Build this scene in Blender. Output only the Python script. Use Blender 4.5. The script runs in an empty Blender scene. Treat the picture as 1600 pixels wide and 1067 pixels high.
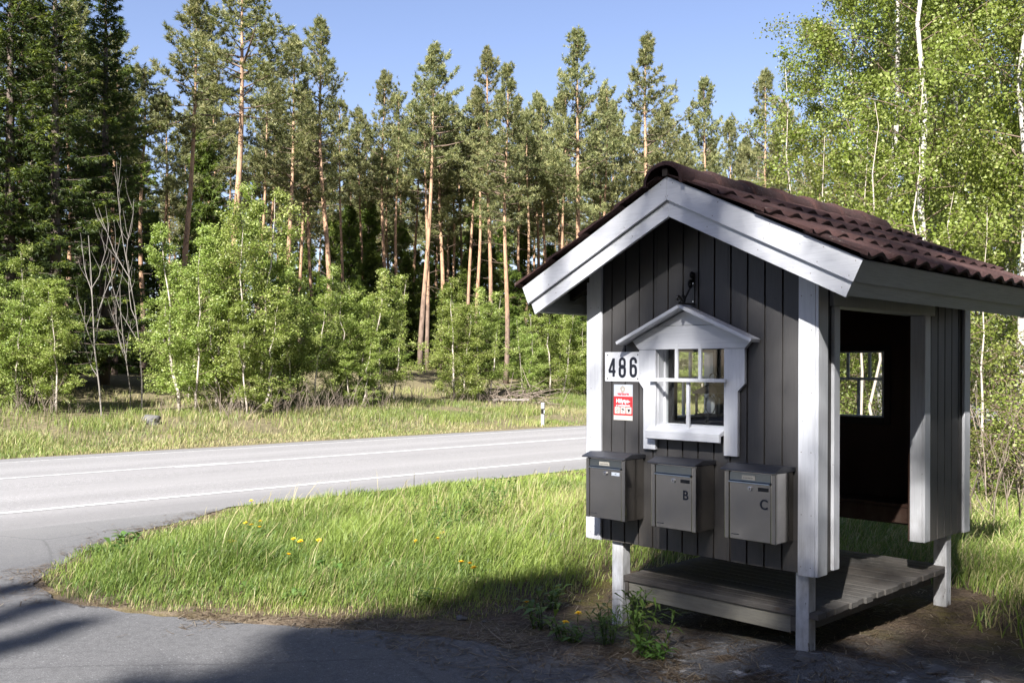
import bpy, bmesh, math, random
import numpy as np
from mathutils import Vector, Matrix

# ------------------------------------------------------------------ camera, sky, sun, exposure
scn = bpy.context.scene
COL = scn.collection
CAM_A, CAM_B, CAM_Z = 2.664, -5.011, 1.55
cam_d = bpy.data.cameras.new("camera"); cam = bpy.data.objects.new("camera", cam_d); COL.objects.link(cam)
cam_d.sensor_width = 36.0; cam_d.lens = 36.0 * 1475 / 1600; cam_d.shift_y = 0.0272
cam_d.clip_start = 0.05; cam_d.clip_end = 3000
cam.matrix_world = (Matrix.Translation((CAM_A, CAM_B, CAM_Z)) @ Matrix.Rotation(math.radians(45.9), 4, 'Z')
                    @ Matrix.Rotation(math.radians(90), 4, 'X') @ Matrix.Rotation(math.radians(0.22), 4, 'Z'))
scn.camera = cam
SUN = Vector((-0.311, 0.706, -0.636)).normalized()          # direction the light travels
world = bpy.data.worlds.new("World"); scn.world = world; world.use_nodes = True
wn = world.node_tree; wn.nodes.clear()
sky = wn.nodes.new("ShaderNodeTexSky"); sky.sky_type = 'NISHITA'; sky.sun_disc = False
sky.sun_elevation = math.radians(39.5); sky.sun_rotation = math.radians(156.3)
sky.altitude = 100; sky.air_density = 1.0; sky.dust_density = 0.6; sky.ozone_density = 1.6
bg = wn.nodes.new("ShaderNodeBackground"); bg.inputs[1].default_value = 0.05
wo = wn.nodes.new("ShaderNodeOutputWorld")
tint = wn.nodes.new('ShaderNodeMix'); tint.data_type = 'RGBA'; tint.blend_type = 'MULTIPLY'; tint.inputs[0].default_value = 1.0; tint.inputs[7].default_value = (1.08, 0.95, 1.02, 1)
wn.links.new(sky.outputs[0], tint.inputs[6]); wn.links.new(tint.outputs[2], bg.inputs[0]); wn.links.new(bg.outputs[0], wo.inputs[0])
sl = bpy.data.lights.new("sun", 'SUN'); sl.energy = 4.3; sl.angle = math.radians(0.5); sl.color = (1.0, 0.965, 0.925)
so = bpy.data.objects.new("sun", sl); COL.objects.link(so); so.rotation_euler = SUN.to_track_quat('-Z', 'Y').to_euler()
so.location = (10, -20, 30)
vs = scn.view_settings; vs.view_transform = 'Standard'; vs.look = 'None'; vs.gamma = 1.0; vs.exposure = 2.05
scn.cycles.use_denoising = True
scn.cycles.sample_clamp_direct = 4.0; scn.cycles.sample_clamp_indirect = 2.0; scn.cycles.max_bounces = 8; scn.cycles.transparent_max_bounces = 12
scn.render.film_transparent = False

rng = np.random.default_rng(486)
random.seed(486)
def at(px, depth):                                           # a place on the ground seen in the photo at column px, depth metres away
    X = (px - 800) / 1475 * depth
    return (CAM_A + X * 0.6959 - depth * 0.7181, CAM_B + X * 0.7181 + depth * 0.6959)

# ------------------------------------------------------------------ node materials
def nmat(name):
    m = bpy.data.materials.new(name); m.use_nodes = True
    nt = m.node_tree; nt.nodes.clear()
    return m, nt
class N:
    def __init__(s, nt): s.nt = nt
    def __call__(s, typ, ins=None, **kw):
        n = s.nt.nodes.new(typ)
        for k, v in kw.items(): setattr(n, k, v)
        for k, v in (ins or {}).items():
            if isinstance(v, bpy.types.NodeSocket): s.nt.links.new(v, n.inputs[k])
            else:
                if isinstance(v, tuple) and len(v) == 3 and n.inputs[k].type == 'RGBA': v = v + (1,)
                n.inputs[k].default_value = v
        return n
    def coord(s, scale=(1, 1, 1), which='Object'):
        t = s('ShaderNodeTexCoord')
        return s('ShaderNodeMapping', {'Vector': t.outputs[which], 'Scale': scale}).outputs[0]
    def noise(s, vec, scale, detail=4, rough=0.55, dist=0.0):
        return s('ShaderNodeTexNoise', {'Vector': vec, 'Scale': scale, 'Detail': detail, 'Roughness': rough, 'Distortion': dist}).outputs[0]
    def ramp(s, fac, stops, interp='LINEAR'):
        n = s('ShaderNodeValToRGB', {'Fac': fac}); cr = n.color_ramp; cr.interpolation = interp
        while len(cr.elements) < len(stops): cr.elements.new(0.5)
        for e, (p, c) in zip(cr.elements, stops):
            e.position = p; e.color = (c if isinstance(c, tuple) else (c, c, c)) + (1,)
        return n.outputs[0]
    def mix(s, fac, a, b, mode='MIX'):
        n = s('ShaderNodeMix', {'Factor': fac} if not isinstance(fac, (int, float)) else {}, data_type='RGBA', blend_type=mode)
        if isinstance(fac, (int, float)): n.inputs[0].default_value = fac
        for i, v in ((6, a), (7, b)):
            if isinstance(v, bpy.types.NodeSocket): s.nt.links.new(v, n.inputs[i])
            else: n.inputs[i].default_value = tuple(v)[:3] + (1,)
        return n.outputs[2]
    def math(s, op, a, b=0.0, clamp=False):
        n = s('ShaderNodeMath', {0: a, 1: b}, operation=op); n.use_clamp = clamp
        return n.outputs[0]
    def attr(s, name): return s('ShaderNodeAttribute', attribute_name=name).outputs['Fac']
    def bump(s, h, strength=0.3, dist=0.01):
        return s('ShaderNodeBump', {'Height': h, 'Strength': strength, 'Distance': dist}).outputs[0]
    def out(s, sh): s('ShaderNodeOutputMaterial', {'Surface': sh})
    def bsdf(s, col, rough=0.6, normal=None, metal=0.0, spec=0.5, **kw):
        ins = {'Base Color': col, 'Roughness': rough, 'Metallic': metal, 'Specular IOR Level': spec}
        if normal is not None: ins['Normal'] = normal
        return s('ShaderNodeBsdfPrincipled', ins).outputs[0]

def wood_paint(name, col, dirt, grain=(30, 30, 1.2), rough=0.55, chip=None, bump=0.25):
    m, nt = nmat(name); n = N(nt)
    g = n.coord(grain); big = n.coord((1, 1, 1))
    gr = n.noise(g, 4.0, 5, 0.6)
    bl = n.noise(big, 2.2, 4, 0.6)
    c = n.mix(n.ramp(bl, [(0.35, 0.0), (0.75, 1.0)]), col, dirt)
    c = n.mix(n.ramp(gr, [(0.30, 0.55), (0.55, 0.0)]), c, tuple(x * 0.72 for x in col))
    if chip:
        ch = n.noise(n.coord((7, 7, 2.2)), 3.0, 6, 0.7)
        z = n('ShaderNodeSeparateXYZ', {0: n('ShaderNodeNewGeometry').outputs['Position']}).outputs[2]
        low = n.ramp(n.math('ADD', n.math('MULTIPLY', z, -1.6), 0.35, True), [(0.0, 0.0), (1.0, 0.24)])
        mk = n.ramp(n.math('ADD', ch, low), [(0.70, 0.0), (0.74, 1.0)])
        c = n.mix(mk, c, chip)
    zf = n('ShaderNodeSeparateXYZ', {0: n('ShaderNodeNewGeometry').outputs['Position']}).outputs[2]
    ft = n.math('MULTIPLY', n.ramp(zf, [(0.30, 0.55), (0.75, 0.0)]), n.ramp(n.noise(n.coord((9, 9, 3)), 1.6, 5, 0.7), [(0.35, 0.1), (0.65, 1.0)]))
    c = n.mix(ft, c, (0.12, 0.10, 0.08))
    sp = n.noise(big, 38.0, 2, 0.5)
    c = n.mix(n.ramp(sp, [(0.73, 0.0), (0.78, 0.5)]), c, tuple(x * 0.45 for x in col))
    n.out(n.bsdf(c, n.ramp(gr, [(0, rough + .12), (1, rough - .12)]), n.bump(gr, bump, 0.004)))
    return m
WHITE = (0.66, 0.675, 0.705); WDIRT = (0.58, 0.59, 0.61)
M = {}
M['white_v'] = wood_paint('white_paint', WHITE, WDIRT)
M['white_a'] = wood_paint('white_paint_along', WHITE, WDIRT, (1.4, 30, 30))
M['white_b'] = wood_paint('white_paint_rail', WHITE, WDIRT, (30, 1.4, 30))
M['white_post'] = wood_paint('weathered_white_paint', WHITE, (0.52, 0.53, 0.52), (30, 30, 1.2), 0.6, chip=(0.10, 0.085, 0.07), bump=0.5)
M['grey'] = wood_paint('dark_grey_paint', (0.060, 0.057, 0.056), (0.050, 0.048, 0.047), (40, 40, 1.5), 0.6)
M['inside'] = wood_paint('red_brown_stain', (0.050, 0.018, 0.009), (0.038, 0.015, 0.008), (40, 40, 1.5), 0.75)
M['soffit'] = wood_paint('dark_brown_stain', (0.035, 0.024, 0.018), (0.03, 0.022, 0.016), (1.5, 40, 40), 0.85)
def weathered(name, c1, c2, scale):
    m, nt = nmat(name); n = N(nt)
    g = n.noise(n.coord(scale), 3.0, 6, 0.65, 0.6); w = n.noise(n.coord(tuple(s * 3 for s in scale)), 6.0, 4, 0.7)
    bl = n.noise(n.coord(), 1.7, 4, 0.6)
    c = n.mix(n.ramp(g, [(0.3, 0.0), (0.7, 1.0)]), c1, c2)
    c = n.mix(n.ramp(w, [(0.55, 0.0), (0.75, 0.75)]), c, tuple(x * 0.45 for x in c1))
    c = n.mix(n.ramp(bl, [(0.45, 0.0), (0.7, 0.5)]), c, (0.095, 0.095, 0.09))
    v = n('ShaderNodeTexVoronoi', {'Vector': n.coord((5, 5, 9)), 'Scale': 1.0}).outputs['Distance']
    c = n.mix(n.ramp(v, [(0.06, 0.85), (0.13, 0.0)]), c, (0.07, 0.05, 0.035))
    n.out(n.bsdf(c, 0.8, n.bump(w, 0.5, 0.004)))
    return m
M['deck'] = weathered('weathered_grey_wood', (0.085, 0.073, 0.062), (0.056, 0.050, 0.044), (1.2, 14, 14))
M['riser'] = weathered('weathered_green_grey_wood', (0.20, 0.19, 0.155), (0.14, 0.13, 0.105), (1.2, 14, 14))

def tile_mat():
    m, nt = nmat('brown_concrete_tile'); n = N(nt)
    v = n.coord()
    f = n.noise(v, 90, 4, 0.7); b = n.noise(v, 3.5, 5, 0.65); t = n.noise(v, 14, 4, 0.6)
    c = n.mix(n.ramp(b, [(0.35, 0.0), (0.7, 1.0)]), (0.062, 0.030, 0.027), (0.034, 0.019, 0.018))
    c = n.mix(n.math('MULTIPLY', n.attr('rnd'), 0.75), c, (0.080, 0.040, 0.035))
    c = n.mix(n.ramp(t, [(0.55, 0.0), (0.75, 0.6)]), c, (0.115, 0.052, 0.042))
    c = n.mix(n.ramp(f, [(0.58, 0.0), (0.70, 0.5)]), c, (0.13, 0.115, 0.105))
    li = n.noise(v, 26, 5, 0.75)
    c = n.mix(n.ramp(n.math('ADD', li, n.math('MULTIPLY', b, 0.25)), [(0.76, 0.0), (0.80, 0.55)]), c, (0.20, 0.20, 0.17))
    n.out(n.bsdf(c, 0.9, n.bump(n.math('ADD', f, n.math('MULTIPLY', t, 1.5)), 0.9, 0.012), spec=0.3))
    return m
M['tile'] = tile_mat()

def steel(name, tint=(0.62, 0.59, 0.54), rough=0.17):
    m, nt = nmat(name); n = N(nt)
    g = n.noise(n.coord((160, 160, 1.5)), 2.0, 3, 0.6); b = n.noise(n.coord(), 4.5, 4, 0.6)
    c = n.mix(n.ramp(b, [(0.35, 0.0), (0.75, 1.0)]), tint, tuple(x * 0.78 for x in tint))
    n.out(n.bsdf(c, n.math('ADD', n.math('MULTIPLY', b, 0.22), rough - 0.10), n.bump(g, 0.03, 0.001), metal=1.0))
    return m
M['steel'] = steel('brushed_steel')
M['steel_flap'] = steel('blue_grey_steel', (0.25, 0.27, 0.275), 0.30)
def plain(name, col, rough=0.5, metal=0.0, var=0.15, scale=12, bump=0.1):
    m, nt = nmat(name); n = N(nt)
    b = n.noise(n.coord(), scale, 4, 0.6)
    c = n.mix(b, tuple(x * (1 - var) for x in col), tuple(min(1, x * (1 + var)) for x in col))
    n.out(n.bsdf(c, rough, n.bump(b, bump, 0.003), metal=metal)); return m
M['lid'] = plain('dark_lid_paint', (0.035, 0.036, 0.042), 0.42, 0.0)
M['black'] = plain('black_iron', (0.012, 0.012, 0.013), 0.45)
M['letter'] = plain('black_lettering', (0.010, 0.012, 0.022), 0.5)
M['slot'] = plain('dark_slot', (0.006, 0.006, 0.007), 0.6)
M['chrome'] = plain('lock_metal', (0.75, 0.75, 0.76), 0.2, 1.0)
M['label'] = plain('pale_label', (0.42, 0.46, 0.52), 0.45)
M['plate'] = plain('engraved_plate', (0.40, 0.38, 0.33), 0.4, 0.3)
M['enamel'] = plain('white_enamel', (0.72, 0.73, 0.76), 0.3, 0, 0.03, 3, 0.02)
M['sign_silver'] = plain('silver_sign', (0.50, 0.53, 0.58), 0.35, 0.2, 0.04)
M['sign_red'] = plain('red_print', (0.52, 0.025, 0.03), 0.4, 0, 0.05)
M['sign_pale'] = plain('pale_print', (0.62, 0.58, 0.52), 0.45, 0, 0.06)
M['sign_gold'] = plain('gold_print', (0.33, 0.27, 0.19), 0.45, 0, 0.08)
M['candle'] = plain('frosted_glass', (0.55, 0.58, 0.6), 0.3)
M['lantern'] = plain('rusty_black_metal', (0.035, 0.03, 0.026), 0.6)
M['post_white'] = plain('white_plastic', (0.75, 0.75, 0.75), 0.4)
M['post_black'] = plain('black_plastic', (0.012, 0.012, 0.012), 0.4)
M['yellow'] = plain('dandelion_yellow', (0.80, 0.52, 0.01), 0.7)
M['stone'] = plain('grey_granite', (0.095, 0.092, 0.088), 0.9, 0, 0.45, 7, 0.6)

def glass_mat():
    m, nt = nmat('window_glass'); n = N(nt)
    fr = n.math('ADD', n.math('MULTIPLY', n.math('POWER', n('ShaderNodeLayerWeight', {'Blend': 0.5}).outputs['Facing'], 5.0), 0.9), 0.045)
    t = n('ShaderNodeBsdfTransparent', {'Color': (0.95, 0.96, 0.955)}).outputs[0]
    d = n('ShaderNodeBsdfDiffuse', {'Color': (0.35, 0.35, 0.33)}).outputs[0]
    dn = n.ramp(n.noise(n.coord(), 60, 3, 0.7), [(0.6, 0.0), (0.72, 0.05)])
    t2 = n('ShaderNodeMixShader', {0: dn, 1: t, 2: d}).outputs[0]
    g = n('ShaderNodeBsdfGlossy', {'Color': (1, 1, 1), 'Roughness': 0.02}).outputs[0]
    n.out(n('ShaderNodeMixShader', {0: n.math('MULTIPLY', fr, 1.0, True), 1: t2, 2: g}).outputs[0]); return m
M['glass'] = glass_mat()

def leaf_mat(name, c1, c2, c3, trans=0.45, rough=0.5, gloss=0.35):
    m, nt = nmat(name); n = N(nt)
    r = n.attr('rnd')
    c = n.ramp(r, [(0.0, c1), (0.55, c2), (1.0, c3)])
    cl = n.noise(n.coord(), 0.9, 3, 0.6)
    oi = n('ShaderNodeObjectInfo').outputs['Random']
    c = n.mix(n.ramp(cl, [(0.35, 0.0), (0.7, 0.45)]), c, c1)
    hs = n('ShaderNodeHueSaturation', {'Color': c, 'Hue': n.math('ADD', n.math('MULTIPLY', oi, 0.02), 0.49), 'Value': n.math('ADD', n.math('MULTIPLY', oi, 0.3), 0.85)}).outputs[0]
    p = n.bsdf(hs, rough, spec=gloss)
    tr = n('ShaderNodeBsdfTranslucent', {'Color': n.mix(0.35, hs, (0.30, 0.40, 0.03))}).outputs[0]
    n.out(n('ShaderNodeMixShader', {0: trans, 1: p, 2: tr}).outputs[0]); return m
M['pine_needle'] = leaf_mat('pine_needles', (0.105, 0.12, 0.05), (0.215, 0.22, 0.09), (0.36, 0.335, 0.15), 0.28)
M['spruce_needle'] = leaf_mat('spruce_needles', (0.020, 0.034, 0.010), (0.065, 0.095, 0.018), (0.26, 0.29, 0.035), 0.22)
M['lit_spruce'] = leaf_mat('lit_spruce_needles', (0.07, 0.105, 0.025), (0.16, 0.22, 0.045), (0.34, 0.39, 0.075), 0.42)  # spruce needles with sunlight put into the colour, lightened for the small spruces
M['birch_leaf'] = leaf_mat('birch_leaves', (0.13, 0.16, 0.02), (0.20, 0.24, 0.05), (0.37, 0.39, 0.14), 0.42, 0.45, 0.45)
M['young_leaf'] = leaf_mat('young_birch_leaves', (0.15, 0.21, 0.037), (0.27, 0.335, 0.075), (0.46, 0.50, 0.19), 0.40, 0.45, 0.45)
M['weed_leaf'] = leaf_mat('weed_leaves', (0.05, 0.10, 0.02), (0.08, 0.15, 0.03), (0.14, 0.21, 0.05), 0.35)

def grass_mat(name, g1, g2, dry):
    m, nt = nmat(name); n = N(nt)
    r = n.attr('rnd'); d = n.attr('dry')
    c = n.ramp(r, [(0.0, g1), (0.6, g2), (1.0, tuple(x * 1.35 for x in g2))])
    c = n.mix(d, c, dry)
    p = n.bsdf(c, 0.5, spec=0.4)
    tr = n('ShaderNodeBsdfTranslucent', {'Color': c}).outputs[0]
    n.out(n('ShaderNodeMixShader', {0: 0.4, 1: p, 2: tr}).outputs[0]); return m
M['grass'] = grass_mat('meadow_grass', (0.075, 0.14, 0.020), (0.20, 0.27, 0.05), (0.42, 0.36, 0.19))
M['litter'] = grass_mat('fallen_needles', (0.07, 0.045, 0.028), (0.15, 0.11, 0.07), (0.30, 0.25, 0.18))
M['twig'] = plain('brown_twigs', (0.17, 0.135, 0.105), 0.85, 0, 0.4, 5)
M['limb'] = plain('grey_brown_limbs', (0.15, 0.105, 0.075), 0.85, 0, 0.4, 5)
M['deadwood'] = plain('bleached_dead_wood', (0.19, 0.17, 0.15), 0.8, 0, 0.3, 6)

def bark_pine():
    m, nt = nmat('pine_bark'); n = N(nt)
    co = n.coord(); z = n('ShaderNodeSeparateXYZ', {0: co}).outputs[2]
    w = n.noise(n.coord((1, 1, .3)), 9, 5, 0.7)
    zz = n.math('ADD', n.math('MULTIPLY', z, 0.07), n.math('MULTIPLY', w, 0.25))
    c = n.ramp(zz, [(0.10, (0.15, 0.115, 0.095)), (0.38, (0.22, 0.155, 0.115)), (0.52, (0.36, 0.22, 0.135)), (0.9, (0.42, 0.27, 0.17))])
    c = n.mix(n.ramp(w, [(0.35, 0.75), (0.55, 0.0)]), c, (0.08, 0.05, 0.035))
    n.out(n.bsdf(c, 0.9, n.bump(w, 0.6, 0.03), spec=0.2)); return m
M['pine_bark'] = bark_pine()
M['spruce_bark'] = plain('spruce_bark', (0.10, 0.075, 0.06), 0.9, 0, 0.5, 8, 0.6)
def bark_birch():
    m, nt = nmat('birch_bark'); n = N(nt)
    w = n.noise(n.coord((2.5, 2.5, 9)), 2.4, 4, 0.65); b = n.noise(n.coord(), 3.5, 5, 0.7)
    c = n.mix(n.ramp(w, [(0.56, 0.0), (0.64, 1.0)]), (0.43, 0.405, 0.36), (0.07, 0.06, 0.05))
    c = n.mix(n.ramp(b, [(0.56, 0.0), (0.68, 0.8)]), c, (0.16, 0.13, 0.11))
    n.out(n.bsdf(c, 0.75, n.bump(b, 0.5, 0.01))); return m
M['birch_bark'] = bark_birch()
M['sapling_bark'] = plain('pale_sapling_bark', (0.38, 0.33, 0.28), 0.8, 0, 0.35, 5)

def asphalt(name, base, tracks):
    m, nt = nmat(name); n = N(nt)
    co = n.coord(); f = n.noise(co, 130, 3, 0.8); g = n.noise(co, 45, 3, 0.7); b = n.noise(co, 0.7, 5, 0.6)
    c = n.mix(n.ramp(f, [(0.32, 0.0), (0.68, 1.0)]), tuple(x * 0.42 for x in base), tuple(x * 1.55 for x in base))
    c = n.mix(n.ramp(g, [(0.60, 0.0), (0.70, 0.8)]), c, tuple(min(0.6, x * 2.4) for x in base))
    c = n.mix(n.ramp(n.noise(co, 18, 3, .7), [(0.36, 0.5), (0.5, 0.0)]), c, tuple(x * 0.55 for x in base))
    c = n.mix(n.ramp(b, [(0.35, 0.0), (0.7, 0.4)]), c, tuple(x * 0.72 for x in base))
    if tracks:
        tr = n('ShaderNodeTexWave', {'Vector': n.coord((1, 0.0, 0)), 'Scale': 0.19, 'Distortion': 0.0, 'Phase Offset': 1.2}, wave_type='BANDS', bands_direction='X').outputs[1]
        c = n.mix(n.math('MULTIPLY', tr, n.math('ADD', n.math('MULTIPLY', b, 0.6), 0.1)), c, tuple(x * 1.22 for x in base))
        s = n.noise(n.coord((1.3, 0.02, 1)), 1.0, 3, 0.6); s2 = n.noise(n.coord((3.0, 0.15, 1)), 1.5, 4, 0.7)
        c = n.mix(n.ramp(s, [(0.42, 0.0), (0.62, 0.40)]), c, tuple(x * 0.80 for x in base))
        c = n.mix(n.ramp(s2, [(0.50, 0.0), (0.72, 0.35)]), c, tuple(x * 0.70 for x in base))
        ax = n.math('MULTIPLY', n('ShaderNodeSeparateXYZ', {0: co}).outputs[0], -1.0)
        e1 = n.ramp(n.math('SUBTRACT', ax, 9.0), [(0.0, 1.0), (0.85, 0.0)])       # older, darker shoulder outside the edge line
        e2 = n.ramp(n.math('SUBTRACT', ax, 16.2), [(0.0, 0.0), (0.1, 1.0)])
        c = n.mix(n.math('MULTIPLY', n.math('ADD', e1, e2, True), 0.5), c, tuple(x * 0.55 for x in base))
    else:
        ax = n.math('MULTIPLY', n('ShaderNodeSeparateXYZ', {0: co}).outputs[0], -1.0)
        wv = n.math('ADD', n.math('MULTIPLY', n.math('SUBTRACT', ax, 6.3), 0.45), n.math('MULTIPLY', n.math('SUBTRACT', b, 0.5), 1.2))
        c = n.mix(n.ramp(wv, [(0.0, 0.0), (1.0, 0.80)]), c, n.mix(n.ramp(f, [(0.32, 0.0), (0.68, 1.0)]), (0.10, 0.098, 0.096), (0.22, 0.216, 0.21)))
        v = n('ShaderNodeTexVoronoi', {'Vector': n.mix(0.12, n.coord((1, 1, 1)), n('ShaderNodeTexNoise', {'Vector': n.coord(), 'Scale': 1.4}).outputs[1]), 'Scale': 0.34}, feature='DISTANCE_TO_EDGE').outputs[0]
        c = n.mix(n.ramp(n.math('ADD', v, n.math('MULTIPLY', g, 0.02)), [(0.004, 0.75), (0.016, 0.0)]), c, tuple(x * .3 for x in base))
    n.out(n.bsdf(c, 0.85, n.bump(n.math('ADD', f, n.math('MULTIPLY', g, .6)), 0.5, 0.006), spec=0.35)); return m
M['road'] = asphalt('worn_pale_asphalt', (0.225, 0.219, 0.216), True)
M['side'] = asphalt('grey_asphalt', (0.098, 0.097, 0.098), False)
def linepaint():
    m, nt = nmat('worn_line_paint'); n = N(nt)
    f = n.noise(n.coord(), 28, 4, 0.75)
    c = n.mix(n.ramp(f, [(0.38, 0.95), (0.58, 0.0)]), (0.62, 0.62, 0.61), (0.25, 0.245, 0.24))
    n.out(n.bsdf(c, 0.7)); return m
M['line'] = linepaint()

def ground_mat():
    m, nt = nmat('forest_soil'); n = N(nt)
    co = n.coord(); f = n.noise(co, 60, 4, 0.75); g = n.noise(co, 7, 5, 0.65); b = n.noise(co, 0.55, 5, 0.6); t = n.noise(co, 2.1, 5, 0.7)
    edge = n.attr('edge'); rock = n.attr('rock'); far = n.attr('far')
    soil = n.mix(n.ramp(f, [(0.35, 0.0), (0.65, 1.0)]), (0.035, 0.025, 0.018), (0.12, 0.088, 0.06))
    moss = n.mix(f, (0.05, 0.045, 0.010), (0.14, 0.115, 0.03))
    c = n.mix(n.ramp(t, [(0.48, 0.0), (0.62, 0.75)]), soil, moss)
    straw = n.mix(n.ramp(f, [(0.3, 0.0), (0.7, 1.0)]), (0.10, 0.075, 0.05), (0.27, 0.215, 0.15))
    c = n.mix(n.math('MULTIPLY', edge, n.ramp(g, [(0.35, 0.15), (0.6, 0.8)])), c, straw)
    stone = n.mix(n.ramp(f, [(0.3, 0.0), (0.7, 1.0)]), (0.07, 0.07, 0.073), (0.16, 0.157, 0.152))
    stone = n.mix(n.ramp(g, [(0.58, 0.0), (0.66, 0.8)]), stone, (0.40, 0.39, 0.38))
    c = n.mix(n.math('MULTIPLY', rock, n.ramp(t, [(0.40, 0.0), (0.50, 1.0)])), c, stone)
    fg = n.mix(n.ramp(g, [(0.35, 0.0), (0.7, 1.0)]), (0.095, 0.09, 0.045), (0.20, 0.16, 0.095))
    fg = n.mix(n.ramp(t, [(0.5, 0.0), (0.65, 0.6)]), fg, (0.14, 0.11, 0.075))
    c = n.mix(far, c, fg)
    n.out(n.bsdf(c, 0.95, n.bump(n.math('ADD', f, n.math('MULTIPLY', g, 2.0)), 0.8, 0.02), spec=0.15)); return m
M['ground'] = ground_mat()

# ------------------------------------------------------------------ mesh builder
class MB:
    def __init__(s): s.v = []; s.f = []; s.n = 0; s.arr = []      # arr: (verts Nx3, faces MxK, rnd, dry)
    def add(s, vs, fs):
        o = s.n; s.v += [tuple(x) for x in vs]; s.f += [tuple(i + o for i in f) for f in fs]; s.n += len(vs)
    def box(s, x0, x1, y0, y1, z0, z1):
        x0, x1 = sorted((x0, x1)); y0, y1 = sorted((y0, y1)); z0, z1 = sorted((z0, z1))
        s.add([(x0, y0, z0), (x1, y0, z0), (x1, y1, z0), (x0, y1, z0), (x0, y0, z1), (x1, y0, z1), (x1, y1, z1), (x0, y1, z1)],
              [(0, 3, 2, 1), (4, 5, 6, 7), (0, 1, 5, 4), (1, 2, 6, 5), (2, 3, 7, 6), (3, 0, 4, 7)])
    def prism(s, poly, axis, lo, hi):
        n = len(poly)
        def mk(p, h):
            if axis == 'b': return (p[0], h, p[1])
            if axis == 'a': return (h, p[0], p[1])
            return (p[0], p[1], h)
        vs = [mk(p, lo) for p in poly] + [mk(p, hi) for p in poly]
        area = sum(poly[i][0] * poly[(i + 1) % n][1] - poly[(i + 1) % n][0] * poly[i][1] for i in range(n))
        fs = [tuple(range(n)), tuple(range(2 * n - 1, n - 1, -1))] + [(i, i + n, (i + 1) % n + n, (i + 1) % n) for i in range(n)]
        flip = (area > 0) if axis in 'az' else (area < 0)
        if flip: fs = [tuple(reversed(f)) for f in fs]
        s.add(vs, fs)
    def tube(s, pts, rad, sides=6, cap=True):
        P = [Vector(p) for p in pts]; n = len(P); vs = []
        if isinstance(rad, (int, float)): rad = [rad] * n
        ref = Vector((0, 0, 1)) if abs((P[-1] - P[0]).normalized().z) < 0.9 else Vector((1, 0, 0))
        for i in range(n):
            t = (P[min(i + 1, n - 1)] - P[max(i - 1, 0)]).normalized()
            e1 = t.cross(ref).normalized(); e2 = e1.cross(t)
            for k in range(sides):
                a = 2 * math.pi * k / sides
                vs.append(P[i] + (e1 * math.cos(a) + e2 * math.sin(a)) * rad[i])
        fs = [(i * sides + k, (i + 1) * sides + k, (i + 1) * sides + (k + 1) % sides, i * sides + (k + 1) % sides) for i in range(n - 1) for k in range(sides)]
        if cap: fs += [tuple(range(sides)), tuple(range(n * sides - 1, (n - 1) * sides - 1, -1))]
        s.add(vs, fs)
    def lathe(s, prof, c=(0, 0, 0), seg=16):
        vs = [(c[0] + r * math.cos(2 * math.pi * k / seg), c[1] + r * math.sin(2 * math.pi * k / seg), c[2] + z) for r, z in prof for k in range(seg)]
        n = len(prof)
        fs = [(i * seg + k, i * seg + (k + 1) % seg, (i + 1) * seg + (k + 1) % seg, (i + 1) * seg + k) for i in range(n - 1) for k in range(seg)]
        fs += [tuple(range(seg - 1, -1, -1)), tuple(range((n - 1) * seg, n * seg))]
        s.add(vs, fs)
    def disc_y(s, x, y, z, r, depth, seg=16):                      # a short cylinder whose axis is b
        vs = [(x + r * math.cos(2 * math.pi * k / seg), yy, z + r * math.sin(2 * math.pi * k / seg)) for yy in (y, y + depth) for k in range(seg)]
        fs = [tuple(range(seg)), tuple(range(2 * seg - 1, seg - 1, -1))] + [(k, k + seg, (k + 1) % seg + seg, (k + 1) % seg) for k in range(seg)]
        s.add(vs, fs)
    def build(s, name, mat, parent=None, org=(0, 0, 0), bevel=0.0, smooth=False):
        me = bpy.data.meshes.new(name)
        vs = [(x - org[0], y - org[1], z - org[2]) for x, y, z in s.v]
        me.from_pydata(vs, [], s.f); me.update()
        me.materials.append(mat)
        if smooth: me.polygons.foreach_set('use_smooth', [True] * len(me.polygons))
        o = bpy.data.objects.new(name, me); COL.objects.link(o)
        if parent is not None: o.parent = parent
        else: o.location = org
        if bevel:
            md = o.modifiers.new('edge', 'BEVEL'); md.width = bevel; md.segments = 2; md.limit_method = 'ANGLE'; md.angle_limit = math.radians(40)
        return o

def np_mesh(name, V, F, mat, parent=None, attrs=None, loc=None, smooth=False):
    """mesh from numpy: V (n,3); F (m,k) all faces of one size, or a list of such arrays"""
    me = bpy.data.meshes.new(name); Fs = F if isinstance(F, list) else [F]
    nl = sum(f.size for f in Fs); npoly = sum(len(f) for f in Fs)
    me.vertices.add(len(V)); me.vertices.foreach_set('co', np.ascontiguousarray(V, dtype=np.float32).ravel())
    me.loops.add(nl); me.loops.foreach_set('vertex_index', np.concatenate([f.ravel() for f in Fs]).astype(np.int32))
    me.polygons.add(npoly)
    tot = np.concatenate([np.full(len(f), f.shape[1]) for f in Fs]); st = np.concatenate([[0], np.cumsum(tot)[:-1]])
    me.polygons.foreach_set('loop_start', st.astype(np.int32))
    me.polygons.foreach_set('loop_total', tot.astype(np.int32))
    if smooth: me.polygons.foreach_set('use_smooth', np.ones(npoly, dtype=bool))
    me.update(calc_edges=True)
    for k, a in (attrs or {}).items():
        at_ = me.attributes.new(k, 'FLOAT', 'POINT'); at_.data.foreach_set('value', np.ascontiguousarray(a, dtype=np.float32))
    me.materials.append(mat)
    o = bpy.data.objects.new(name, me); COL.objects.link(o)
    if parent is not None: o.parent = parent
    if loc is not None: o.location = loc
    return o

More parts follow.
